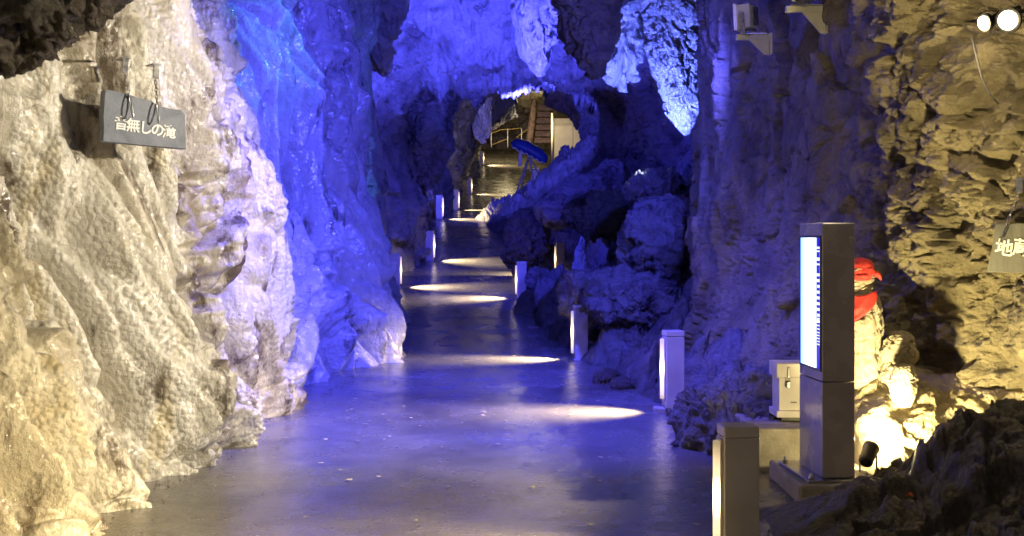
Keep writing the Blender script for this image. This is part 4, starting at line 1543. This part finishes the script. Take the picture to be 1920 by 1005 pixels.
# ------------------------------------------------------------------ stairs, post, panel in the lit chamber
sdp = 57.0
stz = float(floor_z(sdp))
sr = empty('timber_stairs', tuple(P(1018, 275, sdp)))
s0 = Vector(sr.location)
for i in range(6):
    py = 268 - i * 12.2
    x0, x1 = 1002 + i * 1.4, 1037
    a, b2_ = P(x0, py, sdp + i * .3), P(x1, py - 7, sdp + i * .3)
    bm = bmesh.new()
    bm_box(bm, a[0] - s0.x, b2_[0] - s0.x, i * .3, i * .3 + .08, a[2] - s0.z, b2_[2] - s0.z, .01)
    bm_box(bm, a[0] - s0.x, b2_[0] - s0.x, i * .3 - .06, i * .3 + .3, b2_[2] - s0.z, b2_[2] - s0.z + .05, .008)
    obj('step', bm, M_wood, sr)
tag(sr, 'steep timber stairs climbing out of the warm lit chamber', 'stairs')
bm = bmesh.new()
pts = [P(988, 290, 56.5), P(992, 262, 56.5), P(996, 235, 56.5), P(999, 210, 56.5), P(1001, 186, 56.5)]
bm_tube(bm, pts, [.15, .145, .14, .125, .10], 12)
o = obj('log_post', bm, M_wood)
tag(o, 'thick leaning log post at the edge of the timber stairs', 'post')
bm = bmesh.new()
a = P(1036, 314, 54.5)
bm_tube(bm, [a, P(1036, 212, 54.5)], .055, 10)
o = obj('pole', bm, M_panel)
tag(o, 'slim cream pole between the stairs and the panelled booth', 'pole')
pr = empty('panelled_booth', tuple(P(1068, 305, 56)))
a, b2_ = P(1039, 303, 56), P(1110, 222, 56)
p0 = Vector(pr.location)
bm = bmesh.new()
nb = 2
for i in range(nb):
    w = (b2_[0] - a[0]) / nb
    bm_box(bm, a[0] - p0.x + i * w + .006, a[0] - p0.x + (i + 1) * w - .006, 0, 2.0, a[2] - p0.z, b2_[2] - p0.z - .3, .01)
obj('panel', bm, M_panel, pr)
bm = bmesh.new()
for i in range(6):
    bm_box(bm, a[0] - p0.x, b2_[0] - p0.x, .02, .05, b2_[2] - p0.z - .29 + i * .05, b2_[2] - p0.z - .255 + i * .05)
obj('louvre', bm, M_panel, pr)
tag(pr, 'cream panelled booth wall with louvres behind the pole', 'booth')
# low railing at the chamber entrance
rl = empty('railing', tuple(P(955, 270, 70)))
r0 = Vector(rl.location)
RP = lambda px, py, d=70: Vector(P(px, py, d)) - r0
bm = bmesh.new()
bm_tube(bm, [RP(921, 250), RP(940, 243), RP(960, 242), RP(978, 240)], .02, 6)
obj('rail', bm, M_yellow, rl)
for px in (921, 952, 978):
    bm = bmesh.new()
    bm_tube(bm, [RP(px, 276), RP(px, 241)], .022, 6)
    obj('rail_post', bm, M_whitetrim, rl)
bm = bmesh.new()
bm_tube(bm, [RP(921, 272), RP(936, 266), RP(952, 260)], .022, 6)
bm_tube(bm, [RP(968, 258), RP(992, 240)], .022, 6)
obj('brace', bm, M_yellow, rl)
tag(rl, 'yellow and white railing in front of the warm lit end wall', 'railing')

# ------------------------------------------------------------------ pale flecks and crumbs on the path
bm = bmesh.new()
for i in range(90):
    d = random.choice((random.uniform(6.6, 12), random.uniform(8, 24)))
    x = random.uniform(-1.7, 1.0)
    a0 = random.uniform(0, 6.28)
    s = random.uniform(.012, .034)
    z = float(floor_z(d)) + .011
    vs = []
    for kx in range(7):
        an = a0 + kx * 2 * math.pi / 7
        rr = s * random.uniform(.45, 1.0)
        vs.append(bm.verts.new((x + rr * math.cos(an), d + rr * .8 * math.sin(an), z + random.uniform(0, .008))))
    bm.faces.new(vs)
o = obj('pale_flecks', bm, M_fleck)
tag(o, 'scattered pale flecks on the wet path', 'leaf litter', kind='stuff')
# grit and pebbles gathered along both path edges
gv, gq = [], []
rs = np.random.RandomState(4)
for i in range(1300):
    d = 6.2 + 15 * rs.rand() ** 1.6
    if rs.rand() < .62:
        x = np.interp(d, [6, 8, 10, 12, 13, 16, 22], [-2.2, -2.15, -2.0, -1.95, -1.75, -1.65, -1.7]) + abs(rs.normal()) * .10 - .04
    else:
        x = redge(d) - abs(rs.normal()) * .16 + .05
    r = .003 + .008 * rs.rand() ** 3
    z = float(floor_z(d)) + r * .3
    n0 = len(gv)
    a = rs.rand() * 6.28
    for sx_, sy_, sz_ in ((1, 0, 0), (0, 1, 0), (-1, 0, 0), (0, -1, 0), (0, 0, 1), (0, 0, -1)):
        k = .7 + .6 * rs.rand()
        gv.append((x + r * k * (sx_ * math.cos(a) - sy_ * math.sin(a)), d + r * k * (sx_ * math.sin(a) + sy_ * math.cos(a)), z + r * .7 * k * sz_))
    for q in ((0, 1, 4), (1, 2, 4), (2, 3, 4), (3, 0, 4), (1, 0, 5), (2, 1, 5), (3, 2, 5), (0, 3, 5)):
        gq.append([n0 + t for t in q])
me = bpy.data.meshes.new('gravel')
me.from_pydata(gv, [], gq)
o = link('gravel', me, M_brown)
tag(o, 'loose brown grit and pebbles gathered along the path edges', 'gravel', kind='stuff')
bm = bmesh.new()
c = Vector(P(1705, 946, 6.95))
vs = [bm.verts.new(c + Vector((.022 * math.cos(a), .016 * math.sin(a), .012 * math.sin(2 * a) + .05))) for a in np.linspace(0, 6.0, 7)]
bm.faces.new(vs)
o = obj('fallen_leaf', bm, M_orange)
tag(o, 'single orange leaf lying on the dark wet rock ridge', 'leaf')

# ------------------------------------------------------------------ world, camera, render
w = bpy.data.worlds.new('World')
scn.world = w
w.use_nodes = True
w.node_tree.nodes['Background'].inputs[0].default_value = (.05, .05, .35, 1)
w.node_tree.nodes['Background'].inputs[1].default_value = .02
cam = bpy.data.cameras.new('camera')
cam.sensor_width = 36
cam.lens = 36 * F_PX / 1920
cam.shift_y = -(502.5 - HY) / 1920
cam.clip_end = 400
co = bpy.data.objects.new('camera', cam)
COL.objects.link(co)
co.location = (0, 0, EYE)
co.rotation_euler = (math.pi / 2, 0, 0)
scn.camera = co
scn.view_settings.view_transform = 'Standard'
scn.view_settings.look = 'None'
scn.view_settings.exposure = 0
scn.view_settings.gamma = 1
scn.cycles.use_denoising = True
scn.cycles.use_adaptive_sampling = True
scn.cycles.adaptive_threshold = .03
scn.cycles.max_bounces = 5
scn.cycles.diffuse_bounces = 3
scn.cycles.glossy_bounces = 3
scn.cycles.transmission_bounces = 1
scn.cycles.sample_clamp_indirect = 6
scn.cycles.caustics_reflective = False
